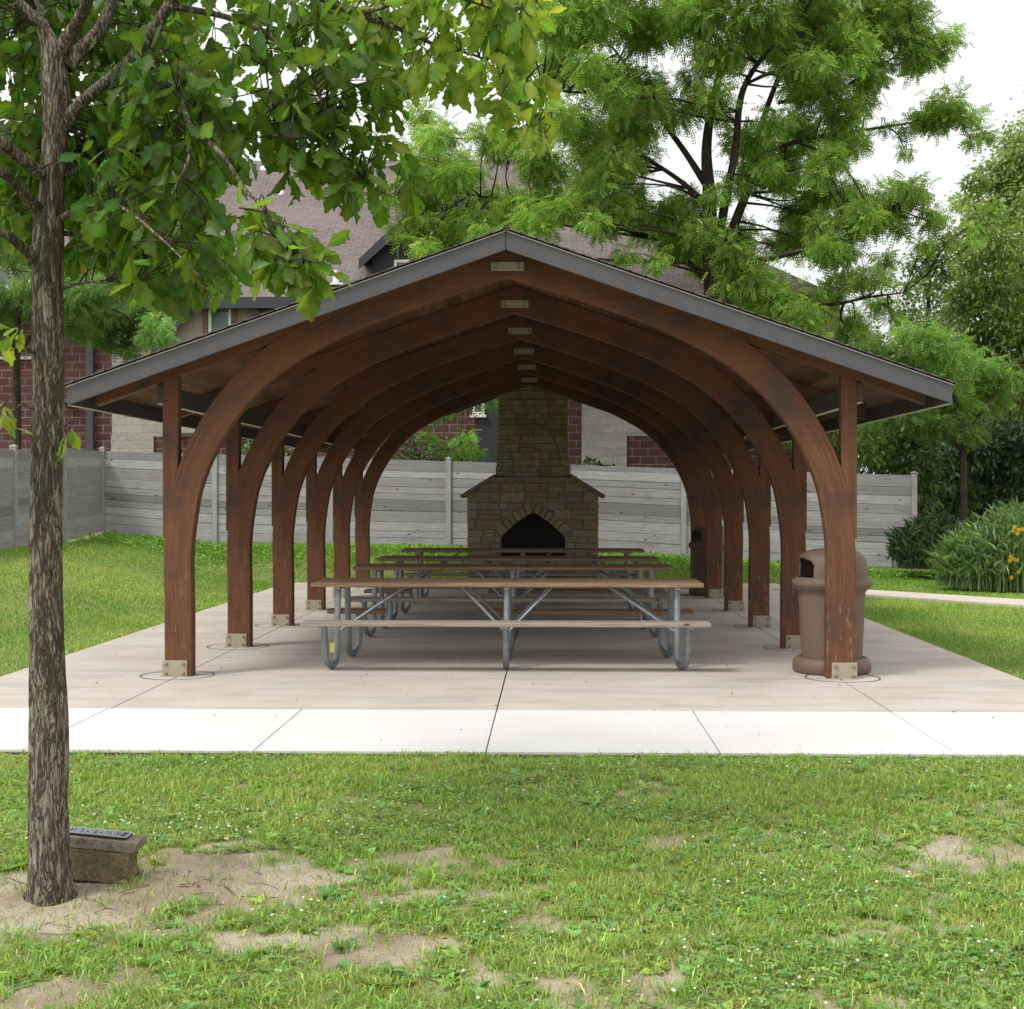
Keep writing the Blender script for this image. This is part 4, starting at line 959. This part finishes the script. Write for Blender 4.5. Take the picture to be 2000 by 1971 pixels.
def broad_tree(name, label, cat, px, py, Z, lst, spread, base, per, size, trunk, br=(.75, 1.2), flat=.8, group=None):
    r = thing(name, label, cat, tuple(at(px, py, Z)), 0, group); c = pads_tree(r, pads(lst, Z, spread, br), 'dia', 'broad', base, per, size, flat=flat)
    b = MB(); s = limbs(b, [lq(q, np.array(r.location), Z) for q in trunk], 8, 5); link_pads(b, s, c, .025, 4); b.build('trunk' if cat == 'tree' else 'stem', 'bark', r); return r
broad_tree('poplar_tree', 'tall pale green broadleaf tree at the right edge, reaching higher than the shelter roof', 'tree', 1985, 1050, 37,
           [(1990, 290, 45), (2040, 300, 80), (1945, 345, 45), (1905, 360, 30), (1990, 390, 60), (1920, 425, 48), (1880, 395, 26), (2060, 420, 90), (1960, 480, 60), (1900, 500, 48), (1880, 470, 30), (2020, 530, 80), (1930, 560, 60), (1885, 580, 45), (1980, 620, 70), (1910, 640, 55), (2060, 640, 100), (1960, 700, 70), (2030, 740, 90), (1985, 330, 50), (1950, 410, 40), (1975, 560, 60), (2080, 240, 80), (2120, 350, 110), (2130, 560, 120), (1890, 700, 50), (1940, 780, 60), (2040, 850, 100)], 2.2,
           (.25, .36, .095), 2300, .135, [[(1990, 1075, 0, 14), (1992, 800, 0, 11), (1998, 550, 0, 8), (2005, 380, 0, 5), (2010, 250, 0, 2)], [(1992, 750, 0, 6), (1930, 650, 0, 4), (1890, 560, 0, 2)], [(1995, 600, 0, 5), (1940, 480, .5, 3), (1900, 400, .8, 1.5)], [(1995, 680, 0, 6), (2070, 560, 0, 4), (2110, 420, 0, 2)]])
broad_tree('thicket_tree', 'dull green slender tree between the locust and the tall right edge tree', 'tree', 1805, 1055, 41,
           [(1800, 520, 35, .8), (1830, 500, 35, .9), (1780, 560, 35, .8), (1825, 560, 40, .9), (1860, 530, 30), (1770, 610, 30, .8), (1810, 630, 45), (1860, 610, 45), (1840, 680, 50), (1760, 660, 30), (1790, 700, 45, .7), (1815, 480, 22), (1720, 700, 35, .8), (1700, 660, 30, .9), (1690, 730, 40, .7), (1740, 750, 50, .6)], 1.6,
           (.17, .265, .085), 1500, .14, [[(1805, 1075, 0, 10), (1808, 800, 0, 7), (1812, 620, 0, 4), (1820, 490, 0, 2)], [(1808, 800, 0, 4), (1760, 700, 0, 3), (1700, 670, 0, 1.5)]])
UG = 'dark shrubs under the trees at the right'
for nm, lb, px, Z, lst, base in [
    ('understory_shrub', 'dark leafy shrub just past the right end of the fence', 1830, 33, [(1800, 900, 50), (1840, 930, 55), (1790, 850, 45, 1.2), (1850, 860, 55), (1830, 990, 50), (1800, 960, 40), (1880, 970, 45)], (.075, .125, .04)),
    ('understory_shrub', 'darkest shrub at the right edge, behind the tall flowering grass', 1960, 34, [(1950, 860, 60), (1990, 900, 60), (1930, 920, 55), (1970, 960, 60), (1910, 880, 45), (2030, 860, 80), (2040, 960, 80), (1920, 1000, 50), (1985, 1010, 50)], (.05, .085, .032)),
    ('understory_shrub', 'lighter green shrub showing above the right part of the fence', 1720, 33, [(1700, 880, 35, 1.3), (1740, 870, 42, 1.3), (1770, 830, 45), (1690, 830, 34, 1.1), (1760, 900, 40), (1650, 870, 36, 1.2), (1620, 840, 40, 1.1), (1720, 790, 40, .8), (1640, 800, 40), (1580, 860, 40)], (.13, .20, .05))]:
    broad_tree(nm, lb, 'shrub', px, 1060, Z, lst, 1.0, base, 1500, .15, [[(px, 1080, 0, 6), (px+5, 960, 0, 4), (px, 870, 0, 2)], [(px, 1060, 0, 4), (px+40, 950, 0, 3), (px+60, 890, 0, 1.5)], [(px, 1060, 0, 4), (px-40, 960, 0, 3), (px-50, 880, 0, 1.5)]], group=UG)
# far wood line closing the view on the right and between trunks
for nm, lb, px, Z, lst, base in [
    ('backdrop_tree', 'dim broadleaf tree far behind the right fence end, filling the gap under the locust', 1760, 52, [(1760, 800, 70), (1820, 760, 70), (1700, 830, 60), (1860, 830, 80), (1780, 880, 70), (1880, 900, 80), (1720, 900, 50), (1800, 960, 60), (1660, 780, 50), (1900, 760, 70), (1850, 980, 60), (1690, 960, 50), (1620, 830, 50)], (.075, .115, .05)),
    ('backdrop_tree', 'dim broadleaf tree behind the right edge, darkest in the far background', 1980, 50, [(1960, 800, 80), (2040, 780, 90), (1920, 880, 80), (2000, 900, 90), (2080, 880, 100), (1950, 960, 80), (2050, 990, 90), (1900, 990, 60), (2120, 700, 110)], (.06, .095, .042))]:
    broad_tree(nm, lb, 'tree', px, 1030, Z, lst, 2.0, base, 620, .25, [[(px, 1050, 0, 10), (px, 900, 0, 8), (px+4, 780, 0, 4)], [(px, 930, 0, 5), (px-50, 850, 0, 3)], [(px, 930, 0, 5), (px+50, 840, 0, 3)]])
# shrubs peeping over the back fence
SG = 'shrubs peeping over the back fence'
broad_tree('fence_shrub', 'small bright shrub over the fence, seen between the left arches', 'shrub', 490, 1050, 31, [(478, 868, 16, 1.3), (495, 885, 18, 1.2), (462, 888, 14), (600, 880, 16), (560, 885, 16), (620, 872, 14, 1.2), (530, 890, 18)], .5, (.085, .17, .035), 900, .11, [[(490, 1060, 0, 3), (490, 960, 0, 2), (486, 880, 0, 1)], [(490, 1000, 0, 2), (590, 890, 0, 1)]], (1., 1.3), group=SG)
broad_tree('fence_shrub', 'leafy shrub with grey green leaves left of the fence post beyond the arch', 'shrub', 800, 1060, 31, [(800, 860, 28, .7), (780, 885, 24, .8), (825, 890, 28, .9), (790, 845, 18, 1.2), (850, 895, 26, .9), (765, 900, 20, .7)], .5, (.075, .14, .05), 1000, .11, [[(800, 1070, 0, 3), (800, 960, 0, 2), (802, 870, 0, 1)]], (.9, 1.1), group=SG)
s2 = thing('fence_shrub', 'lime green ferny sapling in front of the maroon wall beside the chimney', 'shrub', tuple(at(900, 1062, 31)), 0, SG)
c4 = pads_tree(s2, pads([(905, 862, 20, 1.9), (925, 885, 18, 1.8), (890, 890, 20, 1.6), (868, 872, 12, 1.5), (915, 845, 12, 2.), (835, 850, 16, 1.6), (850, 865, 12, 1.5), (880, 800, 16, .9), (900, 785, 18, .8), (955, 785, 14, 1.5), (925, 775, 16, .7), (860, 815, 12, .8)], 31, .4), 'frond', 'locust', (.085, .18, .03), 1100, .2)
b = MB(); S4 = limbs(b, [lq(q, np.array(s2.location), 31) for q in [[(900, 1070, 0, 3), (902, 960, 0, 2.4), (900, 870, 0, 1.6), (905, 780, 0, .8)]]], 6, 4); link_pads(b, S4, c4, .012, 2); b.build('stem', 'bark', s2)
broad_tree('fence_shrub', 'low dark sprig over the fence in front of the tan stone pier', 'shrub', 1150, 1080, 31, [(1140, 902, 9, .7), (1155, 898, 9, .6), (1170, 905, 10, .7), (1185, 910, 10, .7), (1130, 908, 8)], .2, (.05, .10, .03), 1500, .11, [[(1155, 1090, 0, 2), (1155, 990, 0, 1.6), (1158, 900, 0, .8)]], (.8, 1.1), group=SG)

# ------------------------------------------------------------------ grass
def blades(P, h, w, lean, col, curl=.5):
    n = len(P); a = rng.uniform(0, 2*PI, n); d = np.c_[np.cos(a), np.sin(a), np.zeros(n)]; s = np.c_[-np.sin(a), np.cos(a), np.zeros(n)]
    f = rng.uniform(0, 2*PI, n); s = np.c_[np.cos(f), np.sin(f), np.zeros(n)]
    up = np.array([0, 0, 1.]); h = h[:, None]; w = w[:, None]; l = lean[:, None]
    m = P+up*h*.6*np.sqrt(np.clip(1-l*l*.3, .1, 1))+d*h*l*.35; t = P+up*h*np.clip(1-l*.55, .1, 1)+d*h*l*(.9+curl*.2)
    V = np.stack([P-s*w*.5, P+s*w*.5, m-s*w*.42, m+s*w*.42, t], 1)
    T = np.array([(0, 1, 3), (0, 3, 2), (2, 3, 4)]); T = (np.arange(n)*5)[:, None, None]+T[None]
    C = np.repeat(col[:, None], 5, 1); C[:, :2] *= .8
    return V.reshape(-1, 3), T.reshape(-1, 3), C.reshape(-1, 3)
def scatter(n, x0, x1, y0, y1, ok):
    x = rng.uniform(x0, x1, n); y = rng.uniform(y0, y1, n); k = ok(x, y); return x[k], y[k]
def vis(x, y, mar=2.0):
    Z = (x-CAM[0])*FW[0]+(y-CAM[1])*FW[1]; u = (x-CAM[0])*RV[0]+(y-CAM[1])*RV[1]; return (np.abs(u) < Z*1000/F+mar) & (Z > 3.9)
parts = []
# foreground: tufted, patchy
def fg_ok(x, y):
    s = soil(x, y); tuft = nz2(x, y, 9., 11)*.5+nz2(x, y, 23., 12)*.5
    return vis(x, y) & (rng.uniform(size=len(x)) < np.clip((.72-s)/.62, .13, 1)**1.25*np.clip(.35+1.3*(tuft-.25), .1, 1)) & ((x+4.05)**2+(y+6.6)**2 > .0)
x, y = scatter(1000000, -6.2, 6.6, -9.2, -3.66, fg_ok); n = len(x)
hn = fbm(x, y, 2.3, 31); cn = fbm(x, y, 1.5, 41)
h = rng.uniform(.022, .07, n)*(.5+hn*.95); 
g1, g2, g3 = np.array((.21, .36, .055)), np.array((.40, .47, .12)), np.array((.52, .45, .23))
m = np.clip(cn*1.5-.35+rng.normal(0, .25, n), 0, 1)[:, None]; dry = (rng.uniform(size=n) < .11)[:, None]
col = g1*(1-m)+g2*m; col = np.where(dry, g3, col)*np.exp(rng.normal(0, .32, (n, 1)))
parts.append(blades(np.c_[x, y, ground(x, y)], h, rng.uniform(.0024, .0056, n), rng.uniform(.2, 1.5, n), col))
# taller tufts
cx, cy = scatter(2900, -6.2, 6.6, -9.2, -3.66, lambda x, y: vis(x, y) & (soil(x, y) < np.where(rng.uniform(size=len(x)) < .22, 2., .45))); k = rng.integers(12, 40, len(cx)); x = np.repeat(cx, k)+rng.normal(0, .035, k.sum()); y = np.repeat(cy, k)+rng.normal(0, .035, k.sum()); n = len(x)
x, y = x[y < -3.655], y[y < -3.655]; n = len(x)
parts.append(blades(np.c_[x, y, ground(x, y)], rng.uniform(.04, .10, n), rng.uniform(.0032, .0068, n), rng.uniform(.3, 1.45, n), tint(n, (.25, .41, .075), .28, .2)))
# clover and broad weeds: small flat leaves
x, y = scatter(96000, -6.2, 6.6, -9.2, -3.66, lambda x, y: vis(x, y) & (rng.uniform(size=len(x)) < np.clip((.5-soil(x, y))/.3, .01, 1)*np.clip((fbm(x, y, 1.3, 51)-.42)*5, .03, 1))); n = len(x)
P = np.c_[x, y, ground(x, y)+rng.uniform(.012, .035, n)]; a = rng.uniform(0, 2*PI, n)
D = np.c_[np.cos(a), np.sin(a), rng.normal(.1, .25, n)]; Nn = np.c_[rng.normal(0, .3, n), rng.normal(0, .3, n), np.ones(n)]
CLV = (np.array([(0, 0, 0), (-.42, .45, .05), (-.25, .95, 0), (.25, .95, 0), (.42, .45, .05)]), np.array([(0, 1, 2), (0, 2, 3), (0, 3, 4)]))
ccol = tint(n, (.19, .33, .09), .25, .15)
for k in range(3):
    aa = a+k*2.09; D = np.c_[np.cos(aa), np.sin(aa), rng.normal(.05, .15, n)]; parts.append(place(CLV[0], CLV[1], P, D, Nn, rng.uniform(.010, .020, n), ccol))
x, y = scatter(5000, -6.2, 6.6, -9.2, -3.72, lambda x, y: vis(x, y) & (soil(x, y) < .55)); n = len(x); k = 5
P = np.repeat(np.c_[x, y, ground(x, y)+.008], k, 0); a = rng.uniform(0, 2*PI, n*k); D = np.c_[np.cos(a), np.sin(a), rng.uniform(.05, .7, n*k)]; Nn = np.c_[rng.normal(0, .2, n*k), rng.normal(0, .2, n*k), np.ones(n*k)]
parts.append(place(DIA[0], DIA[1], P, D, Nn, rng.uniform(.03, .075, n*k), np.repeat(tint(n, (.20, .35, .08), .25, .2), k, 0)))
# side and back lawns
def far_ok(x, y): return vis(x, y, 3.) & ~((np.abs(x) < 4.53) & (y > -3.7) & (y < 13.63)) & ~((y < -1.88) & (y > -3.7)) & (y < 17.3) & (x > -9.05) & (rng.uniform(size=len(x)) < np.clip(.35+.9*fbm(x, y, 1.2, 61), .2, 1))
def offpath(x, y):
    d = np.full(len(x), 9.)
    for q in pc: d = np.minimum(d, (x-q[0])**2+(y-q[1])**2)
    return d > .52**2
x, y = scatter(640000, -9.2, 15, -3.7, 17.3, far_ok); k = offpath(x, y); x, y = x[k], y[k]; n = len(x); far = np.clip((y+4)/14, 0, 1)
m = np.clip(fbm(x, y, .55, 71)*2.4-.85+rng.normal(0, .22, n)-.35*sst(12, 16.5, y), 0, 1)[:, None]; col = (np.array((.165, .34, .04))*(1-m)+np.array((.37, .49, .10))*m)*np.exp(rng.normal(0, .2, (n, 1)))
hh = rng.uniform(.025, .06, n)*(.7+.8*fbm(x, y, 1.1, 81))*(1+.9*sst(14.2, 16.5, y))
parts.append(blades(np.c_[x, y, ground(x, y)], hh, rng.uniform(.004, .008, n)*(1+.6*far), rng.uniform(.2, 1.2, n), col))
# leafier growth along the fence foot
x, y = scatter(26000, -9, 9, 14.4, 17.3, lambda x, y: vis(x, y, 1.) & (rng.uniform(size=len(x)) < sst(14.4, 16.3, y)*(.3+fbm(x, y, 1., 91)))); n = len(x); P = np.c_[x, y, ground(x, y)+rng.uniform(.02, .12, n)]
a = rng.uniform(0, 2*PI, n); parts.append(place(DIA[0], DIA[1], P, np.c_[np.cos(a), np.sin(a), rng.normal(.3, .4, n)], np.c_[rng.normal(0, .4, (n, 2)), np.ones(n)], rng.uniform(.04, .10, n), tint(n, (.16, .33, .045), .25, .15)))
V, T, C = join(parts); tag(tris_obj('grass', V, T, C, 'grass'), 'short patchy lawn grass and clover leaves', 'grass', kind='stuff')
# white clover heads
x, y = scatter(3000, -6.2, 6.6, -9, -3.72, lambda x, y: vis(x, y) & (rng.uniform(size=len(x)) < np.clip((fbm(x, y, 1.3, 51)-.46)*4, 0.015, 1)) & (soil(x, y) < .42)); n = len(x)
x2, y2 = scatter(1800, -9, 12, -3.7, 14, lambda x, y: far_ok(x, y) & (rng.uniform(size=len(x)) < np.clip((fbm(x, y, .9, 52)-.5)*3, 0, 1))); x = np.r_[x, x2]; y = np.r_[y, y2]; n = len(x)
ico = bmesh.new(); bmesh.ops.create_icosphere(ico, subdivisions=1, radius=1.); iv = np.array([v.co[:] for v in ico.verts]); it = np.array([[v.index for v in f.verts] for f in ico.faces]); ico.free()
P = np.c_[x, y, ground(x, y)+rng.uniform(.03, .065, n)]; D = np.tile([0, 0, 1.], (n, 1)); Nn = rng.normal(0, 1, (n, 3)); Nn[:, 2] = 0
V, T, C = place(iv*[1, .8, 1], it, P, D, Nn, rng.uniform(.004, .008, n), tint(n, (.66, .63, .54), .12, .05)); tag(tris_obj('clover_flowers', V, T, C, 'petal'), 'scattered white clover flower heads in the lawn', 'clover', kind='stuff')
# crumbs of earth and dry leaf scraps on the bare spots, a few blown on to the paving
x, y = scatter(30000, -4.6, 5, -8.6, -3.7, lambda x, y: vis(x, y) & (rng.uniform(size=len(x)) < np.clip((soil(x, y)-.28)/.4, 0, 1)*.35)); n = len(x)
pr = [place(iv*[1, .8, .6], it, np.c_[x, y, ground(x, y)+.001], rand_unit(n), rand_unit(n), rng.uniform(.0015, .006, n)*rng.uniform(.4, 1.2, n), tint(n, (.36, .28, .205), .3, .06))]
x, y = scatter(2600, -4.6, 5, -8.6, -3.7, lambda x, y: vis(x, y) & (rng.uniform(size=len(x)) < .25+.6*np.clip(soil(x, y), 0, 1))); n = len(x); a = rng.uniform(0, 2*PI, n)
pr.append(place(DIA[0], DIA[1], np.c_[x, y, ground(x, y)+rng.uniform(.006, .03, n)], np.c_[np.cos(a), np.sin(a), rng.normal(0, .3, n)], np.c_[rng.normal(0, .4, (n, 2)), np.ones(n)], rng.uniform(.012, .035, n), tint(n, (.27, .19, .095), .35, .15)))
x = rng.uniform(-4.4, 4.4, 260); y = rng.uniform(-3.5, 13, 260); n = 260; a = rng.uniform(0, 2*PI, n)
pr.append(place(DIA[0], DIA[1], np.c_[x, y, np.full(n, .008)], np.c_[np.cos(a), np.sin(a), rng.normal(0, .12, n)], np.c_[rng.normal(0, .2, (n, 2)), np.ones(n)], rng.uniform(.012, .04, n), tint(n, (.20, .15, .085), .4, .2)))
V, T, C = join(pr); tag(tris_obj('ground_litter', V, T, C, 'petal'), 'crumbs of earth and dry leaf scraps on the bare soil and paving', 'litter', kind='stuff')
# dry twigs on the bare soil by the oak
b = MB()
for i in range(45):
    p = on_plane(rng.uniform(0, 560), rng.uniform(1690, 1830), 2, -.08); z = float(ground(p[0], p[1]))+.006; a = rng.uniform(0, PI); L = rng.uniform(.02, .09); d = np.array([math.cos(a), math.sin(a), 0])*L
    p[2] = z; b.tube([p-d, p+[0, 0, .004]+rng.normal(0, .006, 3), p+d], rng.uniform(.0008, .002), 5, cap=False)
tag(b.build('twig_litter', 'oakbark'), 'dry twigs scattered on the bare soil under the oak', 'twigs', kind='stuff')

# tall grass with yellow flowers at the right
def clump(name, label, pxs, py, Z, n, hmin, hmax, base, w=.016, flowers=(), rad=.5):
    r = thing(name, label, 'plant', tuple(at(pxs, py, Z)-np.array([0, 0, .02]))); P = np.c_[rng.normal(0, rad, n), rng.normal(0, rad*.7, n), np.zeros(n)]; P = P[np.hypot(P[:, 0], P[:, 1]) < rad*2.1]; n = len(P)
    ht = rng.uniform(hmin, hmax, n)*np.clip(1.1-.22*np.hypot(P[:, 0], P[:, 1])/rad, .4, 1.1)
    pr = [blades(P, ht, rng.uniform(.6, 1.3, n)*w, rng.uniform(.02, .5, n), tint(n, base, .25, .14))]
    k = 3; Q = np.repeat(P, k, 0); f = rng.uniform(.25, .98, n*k); Q[:, 2] = f*np.repeat(ht, k)*.85; Q[:, :2] += rng.normal(0, .06, (n*k, 2)); a = rng.uniform(0, 2*PI, n*k)
    LAN = (np.array([(0, 0, 0), (-.045, .4, .12), (0, 1, -.2), (.045, .4, .12)]), DIA[1])
    pr.append(place(LAN[0], LAN[1], Q, np.c_[np.cos(a), np.sin(a), rng.uniform(.4, 2.2, n*k)], np.c_[rng.normal(0, .3, (n*k, 2)), np.ones(n*k)], rng.uniform(.14, .32, n*k), tint(n*k, base, .25, .12)))
    V, T, C = join(pr); tris_obj('foliage', V, T, C, 'grass', r)
    for fx, fy in flowers:
        p = at(fx, fy, Z-1.75*rad)-np.array(r.location); m = 9; a = np.arange(m)*2*PI/m; D = np.c_[np.cos(a), -.35*np.ones(m), np.sin(a)]
        pv = place(DIA[0]*[.75, 1, 1], DIA[1], np.tile(p, (m, 1)), D, np.tile([0, -1, .2], (m, 1))+rng.normal(0, .1, (m, 3)), np.full(m, .042), tint(m, (.72, .46, .02), .1, .05))
        cv = place(iv*.4, it, p[None]+[[0, -.01, 0]], np.array([[0, -1., 0]]), np.array([[0, 0, 1.]]), np.array([.028]), np.array([[.30, .17, .02]])); V, T, C = join([pv, cv]); tris_obj('flower', V, T, C, 'petal', r)
        st_ = MB(); st_.tube(crom([p, (p[0]+.03, p[1]+.12, p[2]*.55), (p[0]+.02, p[1]+.3, 0)], 4), .005, 5); so_ = st_.build('flower_stalk', 'stalk', r)
M['stalk'] = plain('green_stalk', (.10, .18, .04), .6)
clump('tall_grass', 'tall grassy clump with yellow flowers at the right edge of the lawn', 1975, 1148, 24.3, 3600, .9, 1.65, (.22, .35, .155), .008, [(1981, 1029), (1989, 1034), (1979, 1037), (1987, 1042), (1974, 1087), (1980, 1092), (1986, 1094), (1972, 1095), (1989, 1117), (1975, 1128), (1998, 1033)], .46)
clump('tall_grass', 'tall flowerless grass clump left of the yellow flowers, lower and broader', 1912, 1142, 24.5, 2400, .6, 1.2, (.20, .34, .145), .008, (), .34)
clump('tall_grass', 'bluish green feathery grass clump right beside the fence end', 1828, 1108, 27.6, 2600, .6, 1.2, (.065, .125, .06), .008, (), .40)
clump('tall_grass', 'darker grass clump half hidden behind the yellow flowered clump', 2050, 1130, 26, 800, .9, 1.7, (.15, .27, .10), .009, (), .55)

# ------------------------------------------------------------------ memorial block by the oak
mp = at(262, 1723, 6.10); mp[2] = float(ground(mp[0], mp[1])); th_ = 0
me_ = thing('memorial_block', 'low mossy concrete block with a metal plaque on top beside the oak trunk', 'memorial', (mp[0], mp[1], mp[2]-.01), th_); me_.rotation_euler.y = math.radians(5)
b = MB(); ny = 5
pr_ = [(-.46, 0), (-.03, 0), (-.018, .03), (-.034, .06), (-.036, .10), (-.03, .139), (-.46, .139)]
b.prism(pr_, .004, .15); b.build('plinth', 'block', me_, bevel=.008, seg=2)
b = MB(); b.prism([(-.462, .1395), (-.016, .1395), (-.004, .150), (-.004, .186), (-.462, .188)], .0035, .155); top_ = b.build('top_slab', 'blocktop', me_, bevel=.004, seg=2)
b = MB(); b.box(-.42, -.06, .03, .125, .1885, .1985); pq = b.build('plaque', 'plaque', me_, bevel=.002)
b = MB(); z0, z1 = .1988, .2015
for q in ((-.42, -.06, .03, .037), (-.42, -.06, .118, .125), (-.42, -.413, .0373, .1177), (-.067, -.06, .0373, .1177)): b.box(*q, z0, z1)
Rm = random.Random(5)
for row in range(4):
    x = -.395
    while x < -.10:
        w = Rm.uniform(.005, .011); b.box(x, x+w, .046+row*.018, .046+row*.018+Rm.uniform(.007, .010), z0, z1); x += w+Rm.choice([.004, .004, .012])
b.build('raised_border', 'plaque_rim', pq)

# ------------------------------------------------------------------ light
EL, AZ = math.radians(53), math.radians(232)
w = bpy.data.worlds.new('World'); S.world = w; w.use_nodes = True; nt = w.node_tree; bg = nt.nodes['Background']
sky = nt.nodes.new('ShaderNodeTexSky'); sky.sky_type = 'NISHITA'; sky.sun_disc = False; sky.sun_elevation = EL; sky.sun_rotation = AZ; sky.dust_density = 5; sky.air_density = 1.
hs = nt.nodes.new('ShaderNodeHueSaturation'); hs.inputs['Saturation'].default_value = .12; nt.links.new(sky.outputs[0], hs.inputs['Color'])
mx = nt.nodes.new('ShaderNodeMix'); mx.data_type = 'RGBA'; mx.inputs[0].default_value = .7; nt.links.new(hs.outputs[0], mx.inputs[6]); mx.inputs[7].default_value = (6.45, 6.5, 6.5, 1)
tcw = nt.nodes.new('ShaderNodeTexCoord'); sx_ = nt.nodes.new('ShaderNodeSeparateXYZ'); nt.links.new(tcw.outputs['Generated'], sx_.inputs[0])
mr = nt.nodes.new('ShaderNodeMapRange'); nt.links.new(sx_.outputs[2], mr.inputs[0]); mr.inputs[1].default_value = 0; mr.inputs[2].default_value = .9; mr.inputs[3].default_value = .80; mr.inputs[4].default_value = 1.4
ml = nt.nodes.new('ShaderNodeVectorMath'); ml.operation = 'SCALE'; nt.links.new(mx.outputs[2], ml.inputs[0]); nt.links.new(mr.outputs[0], ml.inputs['Scale'])   # overcast: brighter overhead
nt.links.new(ml.outputs[0], bg.inputs[0]); bg.inputs[1].default_value = .15
sd = bpy.data.lights.new('sun', 'SUN'); sd.energy = 1.5; sd.angle = math.radians(12); sd.color = (1, .96, .9)
so = bpy.data.objects.new('sun', sd); COL.objects.link(so)
dirv = Vector((math.sin(AZ)*math.cos(EL), math.cos(AZ)*math.cos(EL), math.sin(EL)))
so.rotation_euler = dirv.to_track_quat('Z', 'Y').to_euler(); so.location = (0, -10, 30)
S.view_settings.view_transform = 'Standard'; S.view_settings.look = 'None'; S.view_settings.exposure = .35; S.view_settings.gamma = 1; S.view_settings.use_curve_mapping = False
S.cycles.max_bounces = 7; S.cycles.diffuse_bounces = 3; S.cycles.transmission_bounces = 4; S.cycles.glossy_bounces = 2; S.cycles.sample_clamp_indirect = 8
